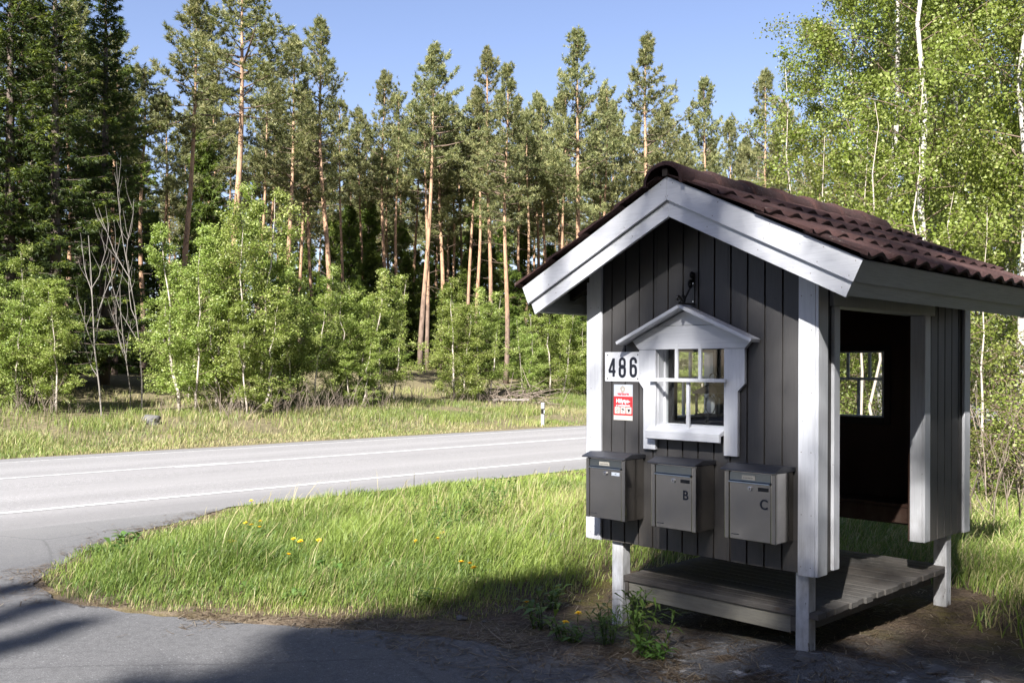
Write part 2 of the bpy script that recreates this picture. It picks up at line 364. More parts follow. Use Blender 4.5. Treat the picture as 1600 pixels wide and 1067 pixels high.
def tag(o, label=None, cat=None, group=None, kind=None):
    if label: o['label'] = label
    if cat: o['category'] = cat
    if group: o['group'] = group
    if kind: o['kind'] = kind
    return o
def thing(name, loc, label, cat, group=None, rz=0.0):
    o = bpy.data.objects.new(name, None); COL.objects.link(o); o.location = loc; o.rotation_euler.z = rz
    o.empty_display_size = 0.2
    return tag(o, label, cat, group)
def copy_tree(o):
    c = o.copy(); COL.objects.link(c)
    for ch in [x for x in bpy.data.objects if x.parent == o]:
        d = ch.copy(); COL.objects.link(d); d.parent = c
        for g in [x for x in bpy.data.objects if x.parent == ch]:
            e = g.copy(); COL.objects.link(e); e.parent = d
    return c

# ------------------------------------------------------------------ terrain, roads
def in_poly(x, y, poly):
    x = np.asarray(x); y = np.asarray(y); ins = np.zeros(x.shape, bool); n = len(poly)
    for i in range(n):
        x0, y0 = poly[i]; x1, y1 = poly[(i + 1) % n]
        c = ((y0 > y) != (y1 > y)) & (x < (x1 - x0) * (y - y0) / (y1 - y0 + 1e-12) + x0)
        ins ^= c
    return ins
def poly_dist(x, y, poly, closed=True):
    x = np.asarray(x, float); y = np.asarray(y, float); d = np.full(x.shape, 1e9); n = len(poly)
    for i in range(n if closed else n - 1):
        x0, y0 = poly[i]; x1, y1 = poly[(i + 1) % n]; dx, dy = x1 - x0, y1 - y0
        t = np.clip(((x - x0) * dx + (y - y0) * dy) / (dx * dx + dy * dy + 1e-12), 0, 1)
        d = np.minimum(d, np.hypot(x - x0 - t * dx, y - y0 - t * dy))
    return d
def vnoise(x, y, sc, seed=0):
    x = np.asarray(x, float) / sc; y = np.asarray(y, float) / sc
    xi = np.floor(x).astype(np.int64); yi = np.floor(y).astype(np.int64); xf = x - xi; yf = y - yi
    xf = xf * xf * (3 - 2 * xf); yf = yf * yf * (3 - 2 * yf)
    def h(i, j):
        k = (i * 374761393 + j * 668265263 + seed * 974711) & 0x7fffffff
        k = ((k ^ (k >> 13)) * 1274126177) & 0x7fffffff
        return ((k ^ (k >> 16)) & 0xffff) / 65535.0
    return (h(xi, yi) * (1 - xf) + h(xi + 1, yi) * xf) * (1 - yf) + (h(xi, yi + 1) * (1 - xf) + h(xi + 1, yi + 1) * xf) * yf
ROAD_N, ROAD_F = -8.45, -17.1
EDGE = [(-8.45, 0.75), (-7.99, 0.21), (-7.58, -0.52), (-7.28, -0.99), (-6.68, -1.66), (-6.11, -2.14), (-5.70, -2.35), (-5.32, -2.456), (-4.65, -2.529),
        (-3.98, -2.326), (-3.49, -2.084), (-2.96, -1.754), (-2.49, -1.413), (-1.95, -1.157), (-1.46, -1.002), (-1.08, -0.851), (-0.70, -0.76), (-0.30, -0.80),
        (0.15, -1.05), (0.8, -1.55), (1.6, -2.2), (2.8, -2.9), (4.5, -3.4), (8, -3.8), (14, -4.0)]
SIDE_POLY = EDGE + [(14, -9.5), (-2, -9.0), (-5.0, -10.5), (-7.0, -13), (-8.45, -18)]
def plane(a): return -0.13 + 0.01 * np.maximum(np.asarray(a, float), -9.0)
def zg(a, b):
    a = np.asarray(a, float); b = np.asarray(b, float)
    z = plane(np.minimum(a, 3.0))
    ins = in_poly(a, b, SIDE_POLY); d = poly_dist(a, b, SIDE_POLY)
    w = np.where(ins, 0.0, np.clip(d / 0.7, 0, 1)); w = w * w * (3 - 2 * w)
    w = w * np.clip((a - ROAD_N) / 0.6, 0, 1)
    bump = 0.07 * (vnoise(a, b, 1.3, 1) - 0.5) + 0.03 * (vnoise(a, b, 0.35, 2) - 0.5)
    rock = 0.09 * np.exp(-(((a - 0.45) / 0.9) ** 2 + ((b + 0.15) / 0.8) ** 2))
    dip = -0.055 * np.exp(-(((a + 1.6) / 0.9) ** 2 + ((b - 0.05) / 0.8) ** 2))
    rise = 0.10 * np.clip((b - 3.0) / 8, 0, 1) * np.clip((a + 6) / 6, 0, 1)
    z = z + w * (bump * np.where(np.abs(a) < 30, 1, 0.3) + rock + dip + rise)
    s = ROAD_F - a
    far = np.interp(s, [0, 2, 5, 8, 12, 18, 25, 60, 200], [0, 0.02, 0.22, 0.46, 0.72, 1.45, 1.75, 2.2, 3.0])
    fn = np.clip(s / 2.5, 0, 1)
    z = np.where(s > 0, -0.2145 + far + fn * (0.30 * (vnoise(a, b, 3.2, 5) - 0.5) + 0.12 * (vnoise(a, b, 0.9, 6) - 0.5) + 0.5 * (vnoise(a, b, 11, 9) - 0.5) * np.clip((s - 6) / 10, 0, 1)), z)
    z = np.where((a < ROAD_N + 0.01) & (s < 0), -0.2145, z)
    return z
def zg1(a, b): return float(zg(np.array([a]), np.array([b]))[0])

def axis(parts):
    out = []
    for lo, hi, st in parts: out += list(np.arange(lo, hi, st))
    out.append(parts[-1][1]); return np.array(out)
GA = axis([(-900, -140, 95), (-140, -45, 5), (-45, -17.2, 0.6), (-17.2, -17.0, 0.1), (-17.0, -8.5, 0.85), (-8.5, 5, 0.12), (5, 20, 0.8), (20, 60, 5), (60, 900, 105)])
GB = axis([(-900, -60, 105), (-60, -12, 4), (-12, -4, 0.5), (-4, 8, 0.12), (8, 40, 0.7), (40, 160, 5), (160, 900, 92.5)])
AA, BB = np.meshgrid(GA, GB, indexing='ij')
ZZ = zg(AA, BB)
sunk = in_poly(AA, BB, SIDE_POLY) | ((AA < ROAD_N) & (AA > ROAD_F))
ZZ = ZZ - np.where(sunk, np.where(AA < ROAD_N, 0.05, 0.012), 0.0)
na, nb = AA.shape
idx = np.arange(na * nb).reshape(na, nb)
F = np.stack([idx[:-1, :-1], idx[1:, :-1], idx[1:, 1:], idx[:-1, 1:]], -1).reshape(-1, 4)
dE = poly_dist(AA, BB, EDGE, False)
edge_at = np.clip(1.0 - dE / 0.45, 0, 1) + 0.4 * np.clip(1 - dE / 1.1, 0, 1)
edge_at = np.maximum(edge_at, np.clip(1 - np.abs(AA - ROAD_F) / 0.5, 0, 1)); edge_at = np.maximum(edge_at, np.clip(1 - np.abs(AA - ROAD_N) / 0.4, 0, 1))
rock_at = np.exp(-(((AA - 0.9) / 1.7) ** 2 + ((BB + 0.5) / 1.0) ** 2)) * 1.3 + 0.7 * np.exp(-(((AA + 0.6) / 0.8) ** 2 + ((BB + 0.3) / 0.45) ** 2))
rock_at = np.clip(rock_at, 0, 1)
far_at = np.clip((ROAD_F + 0.3 - AA) / 0.6, 0, 1) + np.clip((BB - 4) / 3, 0, 1) * 0.7
g_o = np_mesh('ground', np.stack([AA, BB, ZZ], -1).reshape(-1, 3), F, M['ground'], attrs={'edge': np.clip(edge_at, 0, 1).ravel(), 'rock': rock_at.ravel(), 'far': np.clip(far_at, 0, 1).ravel()}, smooth=True)
tag(g_o, 'bare soil with moss, needles and pale rock around the shelter', kind='structure')

def crown(a): return -0.2145 + 0.085 * (1 - np.abs((np.asarray(a) + 12.78) / 4.33)).clip(0, 1)
ra = np.linspace(ROAD_F, ROAD_N, 19); rb = np.concatenate([np.arange(-60, 40, 1.0), np.arange(40, 420, 10)])
RA, RB = np.meshgrid(ra, rb, indexing='ij'); RZ = crown(RA) + 0.004
RA = RA.copy()
RA[0] += (vnoise(RB[0], RB[0] * 0, 0.8, 3) - 0.5) * 0.22
idx = np.arange(RA.size).reshape(RA.shape)
F = np.stack([idx[:-1, :-1], idx[1:, :-1], idx[1:, 1:], idx[:-1, 1:]], -1).reshape(-1, 4)
tag(np_mesh('road', np.stack([RA, RB, RZ], -1).reshape(-1, 3), F, M['road'], smooth=True), 'pale worn asphalt main road with white edge lines', kind='structure')
def stripe(name, a_c, w, segs, label):
    V = []; Fq = []
    for b0, b1 in segs:
        bs = np.arange(b0, b1 + 1e-6, min(1.0, b1 - b0))
        for i, bb in enumerate(bs):
            j = w / 2 + 0.012 * (float(vnoise(np.array([bb]), np.array([a_c]), 0.7, 4)[0]) - 0.5)
            V += [(a_c - j, bb, float(crown(a_c - j)) + 0.009), (a_c + j, bb, float(crown(a_c + j)) + 0.009)]
            if i: k = len(V); Fq.append((k - 4, k - 3, k - 1, k - 2))
    tag(np_mesh(name, np.array(V), np.array(Fq), M['line']), label, kind='structure')
stripe('road_edge_line', -9.63, 0.11, [(-60, 300)], 'white edge line along the near side of the road')
stripe('road_edge_line', -16.17, 0.10, [(-60, 300)], 'white edge line along the far side of the road')
stripe('road_centre_line', -12.86, 0.10, [(-60, 3.4)], 'solid white centre line of the main road')
stripe('road_centre_line', -12.72, 0.10, [(2.0, 300)], 'white centre line continuing past the shelter')

# side road: flat sheet with a ragged edge where it meets grass and soil
pts = []
for i in range(len(EDGE) - 1):
    p, q = np.array(EDGE[i]), np.array(EDGE[i + 1]); L = np.hypot(*(q - p)); k = max(2, int(L / 0.06))
    nrm = np.array([-(q - p)[1], (q - p)[0]]) / L
    for t in np.arange(k) / k:
        x = p + (q - p) * t
        off = 0.16 * (vnoise(x[0:1], x[1:2], 0.45, 7)[0] - 0.5) + 0.07 * (vnoise(x[0:1], x[1:2], 0.12, 8)[0] - 0.5)
        pts.append(tuple(x + nrm * off) if i else tuple(x + nrm * off * t))
pts += [(14, -4.0), (14, -9.5), (-2, -9.0), (-5.0, -10.5), (-7.0, -13), (-8.45, -18)]
bm = bmesh.new(); vs_ = [bm.verts.new((x, y, float(plane(min(x, 3.0))) - (0 if x > -8.44 else 0) + 0.0045)) for x, y in pts]
ff = bm.faces.new(vs_); bmesh.ops.triangulate(bm, faces=[ff])
me = bpy.data.meshes.new('side_road'); bm.to_mesh(me); bm.free(); me.materials.append(M['side'])
o = bpy.data.objects.new('side_road', me); COL.objects.link(o); tag(o, 'grey asphalt side road curving round the grass verge', kind='structure')
for p in me.polygons:
    if p.normal.z < 0: me.flip_normals(); break

# ------------------------------------------------------------------ the shelter
W = 1.71; AC = -0.84; SL = 0.484; RT = 2.736          # width, ridge position, roof slope, top of the rake boards
B0 = -0.30; B1 = 2.50
ORG = (-0.855, 1.1, -0.12)
shed = thing('roadside_shelter', ORG, 'small dark grey wooden shelter with white trim and brown tiled roof', 'shelter')
def part(name, mb, mat, bevel=0.003, parent=None, label=None, smooth=False):
    o = mb.build(name, mat, parent or shed, ORG if parent is None or parent == shed else ORG, bevel, smooth)
    if parent is not None and parent != shed: o.matrix_parent_inverse = Matrix.Identity(4)
    if label: o['label'] = label
    return o
def roof_z(a): return RT - SL * abs(a - AC)
ZB = 0.375
def gable_piece(mb, a0, a1, z0, z1, b0, b1, drop):
    """vertical board a0..a1 from z0 up to z1 or, when z1 is None, up to the roof slope less drop"""
    if z1 is not None: mb.box(a0, a1, b0, b1, z0, z1); return
    p = [(a0, z0), (a1, z0), (a1, roof_z(a1) - drop)]
    if a0 < AC < a1: p.append((AC, roof_z(AC) - drop))
    p.append((a0, roof_z(a0) - drop)); mb.prism(p, 'b', b0, b1)
def gable_wall(bf, bb, out, openings, sgn):
    """outer boards on face bf (growing to bb), with one window opening (a0,a1,z0,z1)"""
    boards = MB(); back = MB(); inner = MB()
    a0, a1, z0, z1 = openings
    cuts = np.arange(-1.704 + 0.064, -0.02, 0.1185); edges = [-1.704] + list(cuts) + [-0.003]
    for i in range(len(edges) - 1):
        l, r = edges[i] + 0.0055, edges[i + 1] - 0.0055
        cs = [l] + [c for c in (a0, a1) if l < c < r] + [r]
        for x, y in zip(cs[:-1], cs[1:]):
            dz = random.uniform(-0.002, 0.002)
            if x >= a0 - 1e-6 and y <= a1 + 1e-6:
                gable_piece(boards, x, y, ZB + dz, z0, bf, bb, 0.26); gable_piece(boards, x, y, z1, None, bf, bb, 0.10)
            else: gable_piece(boards, x, y, ZB + dz, None, bf, bb, 0.10)
    def panel(mb, p0, p1):
        gable_piece(mb, -1.70, a0, ZB + 0.006, None, p0, p1, 0.11); gable_piece(mb, a1, -0.006, ZB + 0.006, None, p0, p1, 0.11)
        gable_piece(mb, a0, a1, ZB + 0.006, z0, p0, p1, 0.11); gable_piece(mb, a0, a1, z1, None, p0, p1, 0.11)
    e = 0.0006
    panel(back, bb - sgn * 0.008, bb + sgn * 0.006)
    panel(inner, bb + sgn * 0.063, bb + sgn * 0.078)
    return boards, back, inner
WIN = (-1.138, -0.594, 1.185, 1.705)
bo, ba, inn = gable_wall(0.0, 0.022, True, WIN, 1)
wall_f = part('wall', bo, M['grey'], 0.002, label='dark grey board wall of the gable facing the mailboxes')
part('wall_backing', ba, M['grey'], 0, wall_f); part('inner_lining', inn, M['inside'], 0, wall_f)
bo, ba, inn = gable_wall(2.231, 2.209, True, (-1.112, -0.568, 1.185, 1.705), -1)
wall_r = part('wall', bo, M['grey'], 0.002); part('wall_backing', ba, M['grey'], 0, wall_r); part('inner_lining', inn, M['inside'], 0, wall_r)

def side_wall(af, sgn, spans, op):
    """boards on a side wall, outer face at a=af; spans: list of (b0,b1,z0,z1); op the inner lining pieces"""
    boards = MB(); back = MB(); inner = MB()
    for b0, b1, z0, z1 in spans:
        n = max(1, round((b1 - b0) / 0.1185)); st = (b1 - b0) / n
        for k in range(n): boards.box(af, af - sgn * 0.022, b0 + k * st + 0.005, b0 + (k + 1) * st - 0.005, z0, z1)
        back.box(af - sgn * 0.014, af - sgn * 0.028, b0, b1, z0 + 0.005, z1)
        inner.box(af - sgn * 0.085, af - sgn * 0.10, max(b0, 0.101), min(b1, 2.13), z0 + 0.006, z1)
    return boards, back, inner
ZT = 2.12
LW = (0.86, 1.40, 1.185, 1.705)                                  # window of the far side wall
D0, D1 = 0.234, 1.449                                            # door opening
bo, ba, inn = side_wall(-0.001, 1, [(0.024, D0 - 0.01, ZB, ZT), (D1 + 0.02, 2.207, ZB, ZT), (D0 - 0.01, D1 + 0.02, 2.0, ZT)], None)
wl = part('wall', bo, M['grey'], 0.002, label='grey board side wall with the open doorway'); part('wall_backing', ba, M['grey'], 0, wl); part('inner_lining', inn, M['inside'], 0, wl)
bo, ba, inn = side_wall(-1.707, -1, [(0.024, LW[0], ZB, ZT), (LW[1], 2.207, ZB, ZT), (LW[0], LW[1], ZB, LW[2]), (LW[0], LW[1], LW[3], ZT)], None)
wl = part('wall', bo, M['grey'], 0.002); part('wall_backing', ba, M['grey'], 0, wl); part('inner_lining', inn, M['inside'], 0, wl)

# corner trims: two white boards to each corner
def trims():
    t = MB(); t.box(-1.712, -1.600, -0.022, -0.001, 0.372, 2.30); t.box(-1.733, -1.7125, -0.021, 0.08, 0.374, 2.16); part('corner_trim', t, M['white_v'])
    t = MB(); t.box(-0.105, 0.0, -0.022, -0.001, 0.368, 2.27); t.box(0.0005, 0.021, -0.021, 0.092, 0.372, 2.07); part('corner_trim', t, M['white_v'])
    t = MB(); t.box(0.0005, 0.021, 2.146, 2.252, 0.372, 2.07); t.box(-0.105, 0.0, 2.232, 2.253, 0.372, 2.25); part('corner_trim', t, M['white_v'])
    t = MB(); t.box(-1.733, -1.7125, 2.146, 2.252, 0.372, 2.14); t.box(-1.712, -1.61, 2.232, 2.253, 0.372, 2.26); part('corner_trim', t, M['white_v'])
trims()
# door frame: casings, jambs and head
t = MB(); t.box(0.0005, 0.021, 0.165, D0 + 0.003, 0.385, 1.925); t.box(-0.115, 0.0, D0 - 0.012, D0 + 0.002, 0.387, 1.925)
t.box(0.0005, 0.021, D1, 1.538, 0.386, 1.925); t.box(-0.082, 0.0, D1 + 0.001, D1 + 0.018, 0.384, 1.925)
t.box(0.001, 0.026, 0.145, 1.60, 1.9265, 2.02); t.box(-0.115, 0.0, D0, D1, 1.927, 1.945)
part('door_frame', t, M['white_v'])

# windows
def window(place, front, mat_h='white_a', lanky=True):
    """place maps (w along the wall 0..0.544, out = distance in front of the wall, z) to world"""
    def bx(mb, w0, w1, o0, o1, z0, z1):
        p = place(w0, o0, z0); q = place(w1, o1, z1); mb.box(p[0], q[0], p[1], q[1], p[2], q[2])
    ww = 0.544; zb, zt = 1.185, 1.705
    fr = MB()                                                    # lining round the opening
    bx(fr, 0.0, 0.014, 0.0, -0.100, zb, zt); bx(fr, ww - 0.014, ww, 0.0, -0.100, zb, zt)
    bx(fr, 0.0142, ww - 0.0142, 0.0, -0.100, zt - 0.014, zt); bx(fr, 0.0142, ww - 0.0142, 0.0, -0.100, zb, zb + 0.014)
    bx(fr, 0.0142, 0.026, -0.060, -0.095, zb + 0.0142, zt - 0.0142); bx(fr, ww - 0.026, ww - 0.0142, -0.060, -0.095, zb + 0.0142, zt - 0.0142)
    wroot = part('window', fr, M['white_v'], 0.002)
    g = MB(); p = place(0.027, -0.076, zb + 0.015); q = place(ww - 0.027, -0.080, zt - 0.015); g.box(p[0], q[0], p[1], q[1], p[2], q[2])
    part('pane', g, M['glass'], 0, wroot)
    m = MB()
    bx(m, 0.18 - 0.011, 0.18 + 0.011, 0.016, 0.034, 1.49, 1.712); bx(m, 0.36 - 0.011, 0.36 + 0.011, 0.016, 0.034, 1.49, 1.712)
    bx(m, 0.27 - 0.011, 0.27 + 0.011, 0.016, 0.034, 1.172, 1.478)
    bx(m, -0.022, ww + 0.016, 0.0355, 0.054, 1.474, 1.497)
    part('muntins', m, M['white_v'], 0.002, wroot)
    if not front:
        c = MB()
        bx(c, -0.085, 0.0, 0.002, 0.022, 1.03, 1.74); bx(c, ww, ww + 0.085, 0.002, 0.022, 1.03, 1.74)
        bx(c, 0.001, ww - 0.001, 0.002, 0.022, 1.706, 1.80); bx(c, 0.001, ww - 0.001, 0.002, 0.04, 1.10, 1.184)
        part('casing', c, M['white_v'], 0.002, wroot)
        ic = MB(); bx(ic, -0.05, 0.002, -0.1012, -0.112, zb - 0.05, zt + 0.05); bx(ic, ww - 0.002, ww + 0.05, -0.1012, -0.112, zb - 0.05, zt + 0.05)
        bx(ic, 0.0025, ww - 0.0025, -0.1012, -0.112, zt - 0.002, zt + 0.05); bx(ic, 0.0025, ww - 0.0025, -0.1012, -0.112, zb - 0.05, zb + 0.002)
        part('inner_casing', ic, M['soffit'], 0.002, wroot)
    return wroot
wf = window(lambda w, o, z: (-1.138 + w, -o, z), True)
window(lambda w, o, z: (-0.568 - w, 2.231 + o, z), False)
window(lambda w, o, z: (-1.707 - o, LW[0] + w, z), False)
# the front window's shaped casings, header gable, little roof and sill
c = MB()
c.prism([(-1.265, 1.682), (-1.265, 1.468), (-1.227, 1.424), (-1.227, 1.028), (-1.128, 1.028), (-1.128, 1.682)], 'b', -0.026, -0.001)
part('casing', c, M['white_v'], 0.002, wf); c = MB()
c.prism([(-0.604, 1.682), (-0.604, 1.024), (-0.506, 1.024), (-0.506, 1.422), (-0.458, 1.466), (-0.458, 1.682)], 'b', -0.026, -0.001)
part('casing', c, M['white_v'], 0.002, wf)
c = MB(); c.prism([(-1.266, 1.6835), (-1.32, 1.745), (-1.12, 1.8325), (-0.60, 1.8325), (-0.40, 1.742), (-0.454, 1.6835)], 'b', -0.030, -0.001)
c.prism([(-1.11, 1.835), (-0.88, 1.936), (-0.61, 1.835)], 'b', -0.029, -0.001)
part('header_gable', c, M['white_a'], 0.002, wf)
c = MB()
def slab(mb, a0, z0, a1, z1, th, b0, b1):
    L = math.hypot(a1 - a0, z1 - z0); nx, nz = -(z1 - z0) / L * th, (a1 - a0) / L * th
    mb.prism([(a0, z0), (a1, z1), (a1 + nx, z1 + nz), (a0 + nx, z0 + nz)], 'b', b0, b1)
slab(c, -1.395, 1.717, -0.8905, 1.942, 0.022, -0.105, -0.001); slab(c, -0.8895, 1.942, -0.372, 1.717, 0.022, -0.105, -0.001)
part('hood', c, M['white_a'], 0.002, wf)
c = MB(); c.prism([(-0.001, 1.192), (-0.078, 1.156), (-0.078, 1.105), (-0.060, 1.100), (-0.060, 1.142), (-0.001, 1.150)], 'a', -1.170, -0.601)
part('sill', c, M['white_a'], 0.002, wf)

# roof: deck boards, rakes, eave boards, tiles, ridge
cs = math.cos(math.atan(SL)); sn = math.sin(math.atan(SL))
r = MB()
for sg in (1, -1):
    e = AC + sg * 1.23
    p = [(AC, RT - 0.035), (e, RT - SL * 1.23 - 0.035), (e, RT - SL * 1.23 - 0.012), (AC, RT - 0.012)]
    r.prism(p, 'b', B0 + 0.045, B1 - 0.045)
for bb in (0.12, 0.75, 1.40, 2.05):
    for sg in (1, -1):
        e = AC + sg * 1.18
        r.prism([(AC + sg * 0.01, RT - 0.038), (e, RT - SL * 1.18 - 0.038), (e, RT - SL * 1.18 - 0.11), (AC + sg * 0.01, RT - 0.13)], 'b', bb, bb + 0.045)
roof = part('roof', r, M['soffit'], 0.0)
def rake(bo_, sgn):
    for sg in (1, -1):
        k = MB()
        def P(d, s): return (AC + sg * (s * cs - d * sn), RT - s * sn - d * cs)      # s down the slope, d below the top edge
        s_end = 1.395
        top = [(AC, RT), P(0, s_end), P(0.128, s_end), (AC, RT - 0.128 / cs)]
        low = [(AC, RT - 0.130 / cs), P(0.130, s_end - 0.012), P(0.219, s_end - 0.012), (AC, RT - 0.219 / cs)]
        k.prism(top, 'b', bo_, bo_ + sgn * 0.024); k.prism(low, 'b', bo_ + sgn * 0.021, bo_ + sgn * 0.044)
        o = part('rake_board', k, M['white_rake_%s' % ('r' if sg > 0 else 'l')], 0.0025, roof)
def rake_mat(name, ang):
    m = M['white_a'].copy(); m.name = name
    for nd in m.node_tree.nodes:
        if nd.type == 'MAPPING' and nd.inputs['Scale'].default_value[1] > 20: nd.inputs['Rotation'].default_value = (0, ang, 0)
    return m
M['white_rake_r'] = rake_mat('white_paint_rake', -math.atan(SL)); M['white_rake_l'] = rake_mat('white_paint_rake', math.atan(SL))
rake(B0, 1); rake(B1, -1)
for sg in (1, -1):
    k = MB()
    def P(d, s): return (AC + sg * (s * cs - d * sn), RT - s * sn - d * cs)
    k.prism([P(0.004, 1.372), P(0.004, 1.394), P(0.128, 1.394), P(0.128, 1.372)], 'b', B0 + 0.0245, B1 - 0.0245)
    k.prism([P(0.130, 1.352), P(0.130, 1.374), P(0.212, 1.374), P(0.212, 1.352)], 'b', B0 + 0.0385, B1 - 0.0385)
    part('eave_board', k, M['white_b'], 0.0025, roof)
class NailRow:
    def disc_y(self, *a):
        m_ = MB(); m_.disc_y(*a); part('nail', m_, M['limb'], 0)
nl = NailRow()
for sg in (1, -1):
    for s_ in (0.06, 0.42, 0.80, 1.16, 1.36):
        for d_ in (0.022, 0.106): nl.disc_y(AC + sg * (s_ * cs - d_ * sn), B0 - 0.0012, RT - s_ * sn - d_ * cs, 0.0027, 0.002, 8)
        nl.disc_y(AC + sg * ((s_ - .02) * cs - 0.18 * sn), B0 + 0.0198, RT - (s_ - .02) * sn - 0.18 * cs, 0.0027, 0.002, 8)
for x_ in (-1.69, -1.622, -0.083, -0.022):
    for z_ in (0.42, 0.72, 1.08, 1.42, 1.78, 1.98): nl.disc_y(x_ + 0.004 * math.sin(z_ * 9), -0.0232, z_, 0.0027, 0.002, 8)
# tiles
NB = 12; PER = 0.192
bs = np.arange(-0.335, 2.545, PER / NB)
def wave(b):
    ph = (b / PER) % 1.0
    return 0.030 * (0.5 + 0.5 * np.cos(2 * np.pi * ph)) ** 0.8
for sg in (1, -1):
    V = []; Fq = []; TR = []
    ends = [0.42, 0.757, 1.093, 1.43]
    for ci, s1 in enumerate(ends):
        s0 = max(0.03, s1 - 0.40)
        rows = [(s0, 0.006), (s0 + (s1 - s0) * .5, 0.020), (s1 - 0.006, 0.0345), (s1, 0.030), (s1, 0.012), (s1 - 0.05, 0.012)]
        base = len(V)
        jit = (vnoise(np.floor((bs + .335) / (PER * 1.5)), bs * 0, 1.0, 20 + ci) - 0.5) * 0.016
        for (s, hgt) in rows:
            for b_, j_ in zip(bs, jit):
                h = hgt + (wave(b_) if True else 0) + j_ * .6
                ss = s + j_
                TR.append(((math.floor((b_ + .335) / (PER * 1.5)) * 37 + ci * 91 + (7 if sg > 0 else 0)) * 0.6180339) % 1.0)
                V.append((AC + sg * (ss * cs + h * sn), b_, RT - ss * sn + h * cs))
        nbv = len(bs)
        for r_ in range(len(rows) - 1):
            for k in range(nbv - 1):
                q = (base + r_ * nbv + k, base + (r_ + 1) * nbv + k, base + (r_ + 1) * nbv + k + 1, base + r_ * nbv + k + 1)
                Fq.append(q if sg > 0 else q[::-1])
        # closed gable ends of the course
        for k in (0, nbv - 1):
            Fq.append((base + 0 * nbv + k, base + 2 * nbv + k, base + 4 * nbv + k, base + 5 * nbv + k) )
    Fq = np.array(Fq)
    o = np_mesh('roof_tiles', np.array(V) - np.array(ORG), Fq, M['tile'], roof, attrs={'rnd': np.array(TR)}, smooth=False)
    o.data.polygons.foreach_set('use_smooth', np.ones(len(o.data.polygons), dtype=bool)); o.data.set_sharp_from_angle(angle=math.radians(42))
cap = None
nr = 7; stp = 0.408
for k in range(nr):
    b0 = -0.345 + k * stp; kb = MB(); seg = 14
    rings = [(b0, 0.126, 0.004), (b0 + 0.010, 0.132, 0.008), (b0 + 0.07, 0.131, 0.008), (b0 + 0.13, 0.127, 0.005), (b0 + stp + 0.03, 0.119, 0.000)]
    vs2 = []
    for inner in (0, 1):
        for (bb, rr, dz) in rings:
            for i in range(seg + 1):
                a_ = math.pi * (-0.06 + 1.12 * i / seg); rad = rr - (0.018 if inner else 0)
                vs2.append((AC + rad * math.cos(a_) * 1.16, bb, RT - 0.042 + dz + rad * math.sin(a_) * 0.93 + random.uniform(-.0015, .0015)))
    m1 = seg + 1; R_ = len(rings); fs2 = []
    for inner in (0, 1):
        off = inner * R_ * m1
        for i in range(R_ - 1):
            for j in range(seg):
                q = (off + i * m1 + j, off + i * m1 + j + 1, off + (i + 1) * m1 + j + 1, off + (i + 1) * m1 + j); fs2.append(q if inner else q[::-1])
    for j in range(seg):
        fs2.append((j, j + 1, R_ * m1 + j + 1, R_ * m1 + j)); q = (R_ - 1) * m1; fs2.append((q + j, R_ * m1 + q + j, R_ * m1 + q + j + 1, q + j + 1))
    for i in range(R_ - 1):
        for j in (0, seg): fs2.append((i * m1 + j, (i + 1) * m1 + j, R_ * m1 + (i + 1) * m1 + j, R_ * m1 + i * m1 + j))
    kb.add(vs2, fs2)
    o = part('ridge_tile', kb, M['tile'], 0, roof, smooth=True); o.data.set_sharp_from_angle(angle=math.radians(50))
k = MB(); k.box(AC - 0.02, AC + 0.02, B0 - 0.02, B1 + 0.02, RT + 0.002, RT + 0.045); part('ridge_batten', k, M['soffit'], 0, roof)

# deck, riser, posts, bench
dk = MB(); b = 0.03; i = 0
while b < 1.93:
    a1 = 0.0 + random.uniform(-0.014, 0.014) - 0.02 * (b / 2); a0 = -1.44 + random.uniform(-0.01, 0.01)
    if i == 0: a0, a1 = -1.437, -0.148
    if i in (0,): dk.box(-0.058, 0.0, 0.03, 0.124, 0.112, 0.150)
    dz = random.uniform(-0.0015, 0.0015)
    if i == 1: a0 = -1.438
    dk.box(a0, a1, b, b + 0.0935, 0.112 + dz, 0.150 + dz); b += 0.0985; i += 1
dko = part('deck', dk, M['deck'], 0.004)
rs = MB(); rs.box(-1.40, -0.185, 0.046, 0.074, 0.005, 0.1100); part('riser_board', rs, M['riser'], 0.003, dko)
bmz = MB(); bmz.box(-1.432, -1.402, 0.040, 0.085, 0.03, 0.110); bmz.box(-0.184, -0.150, 0.040, 0.088, 0.02, 0.110)
for x in (-1.39, -0.75, -0.14): bmz.box(x - 0.03, x + 0.02, 0.0755, 1.9, 0.012, 0.1105)
part('joist', bmz, M['deck'], 0.003, dko)
for (a0, a1, b0, b1, zbm, ztp) in ((-1.537, -1.442, 0.022, 0.115, -0.26, 0.60), (-0.146, -0.060, 0.022, 0.110, -0.16, 0.60), (-0.115, -0.022, 1.93, 2.02, -0.16, 0.60), (-1.62, -1.53, 2.02, 2.11, -0.2, 0.60)):
    p = MB(); p.box(a0, a1, max(b0, 0.0292), b1, zbm, ztp); part('post', p, M['white_post'], 0.006)
bn = MB(); bn.box(-1.60, -0.12, 1.82, 2.125, 0.555, 0.58); bn.box(-1.60, -0.12, 1.825, 1.848, 0.44, 0.552); part('bench', bn, M['inside'], 0.004)

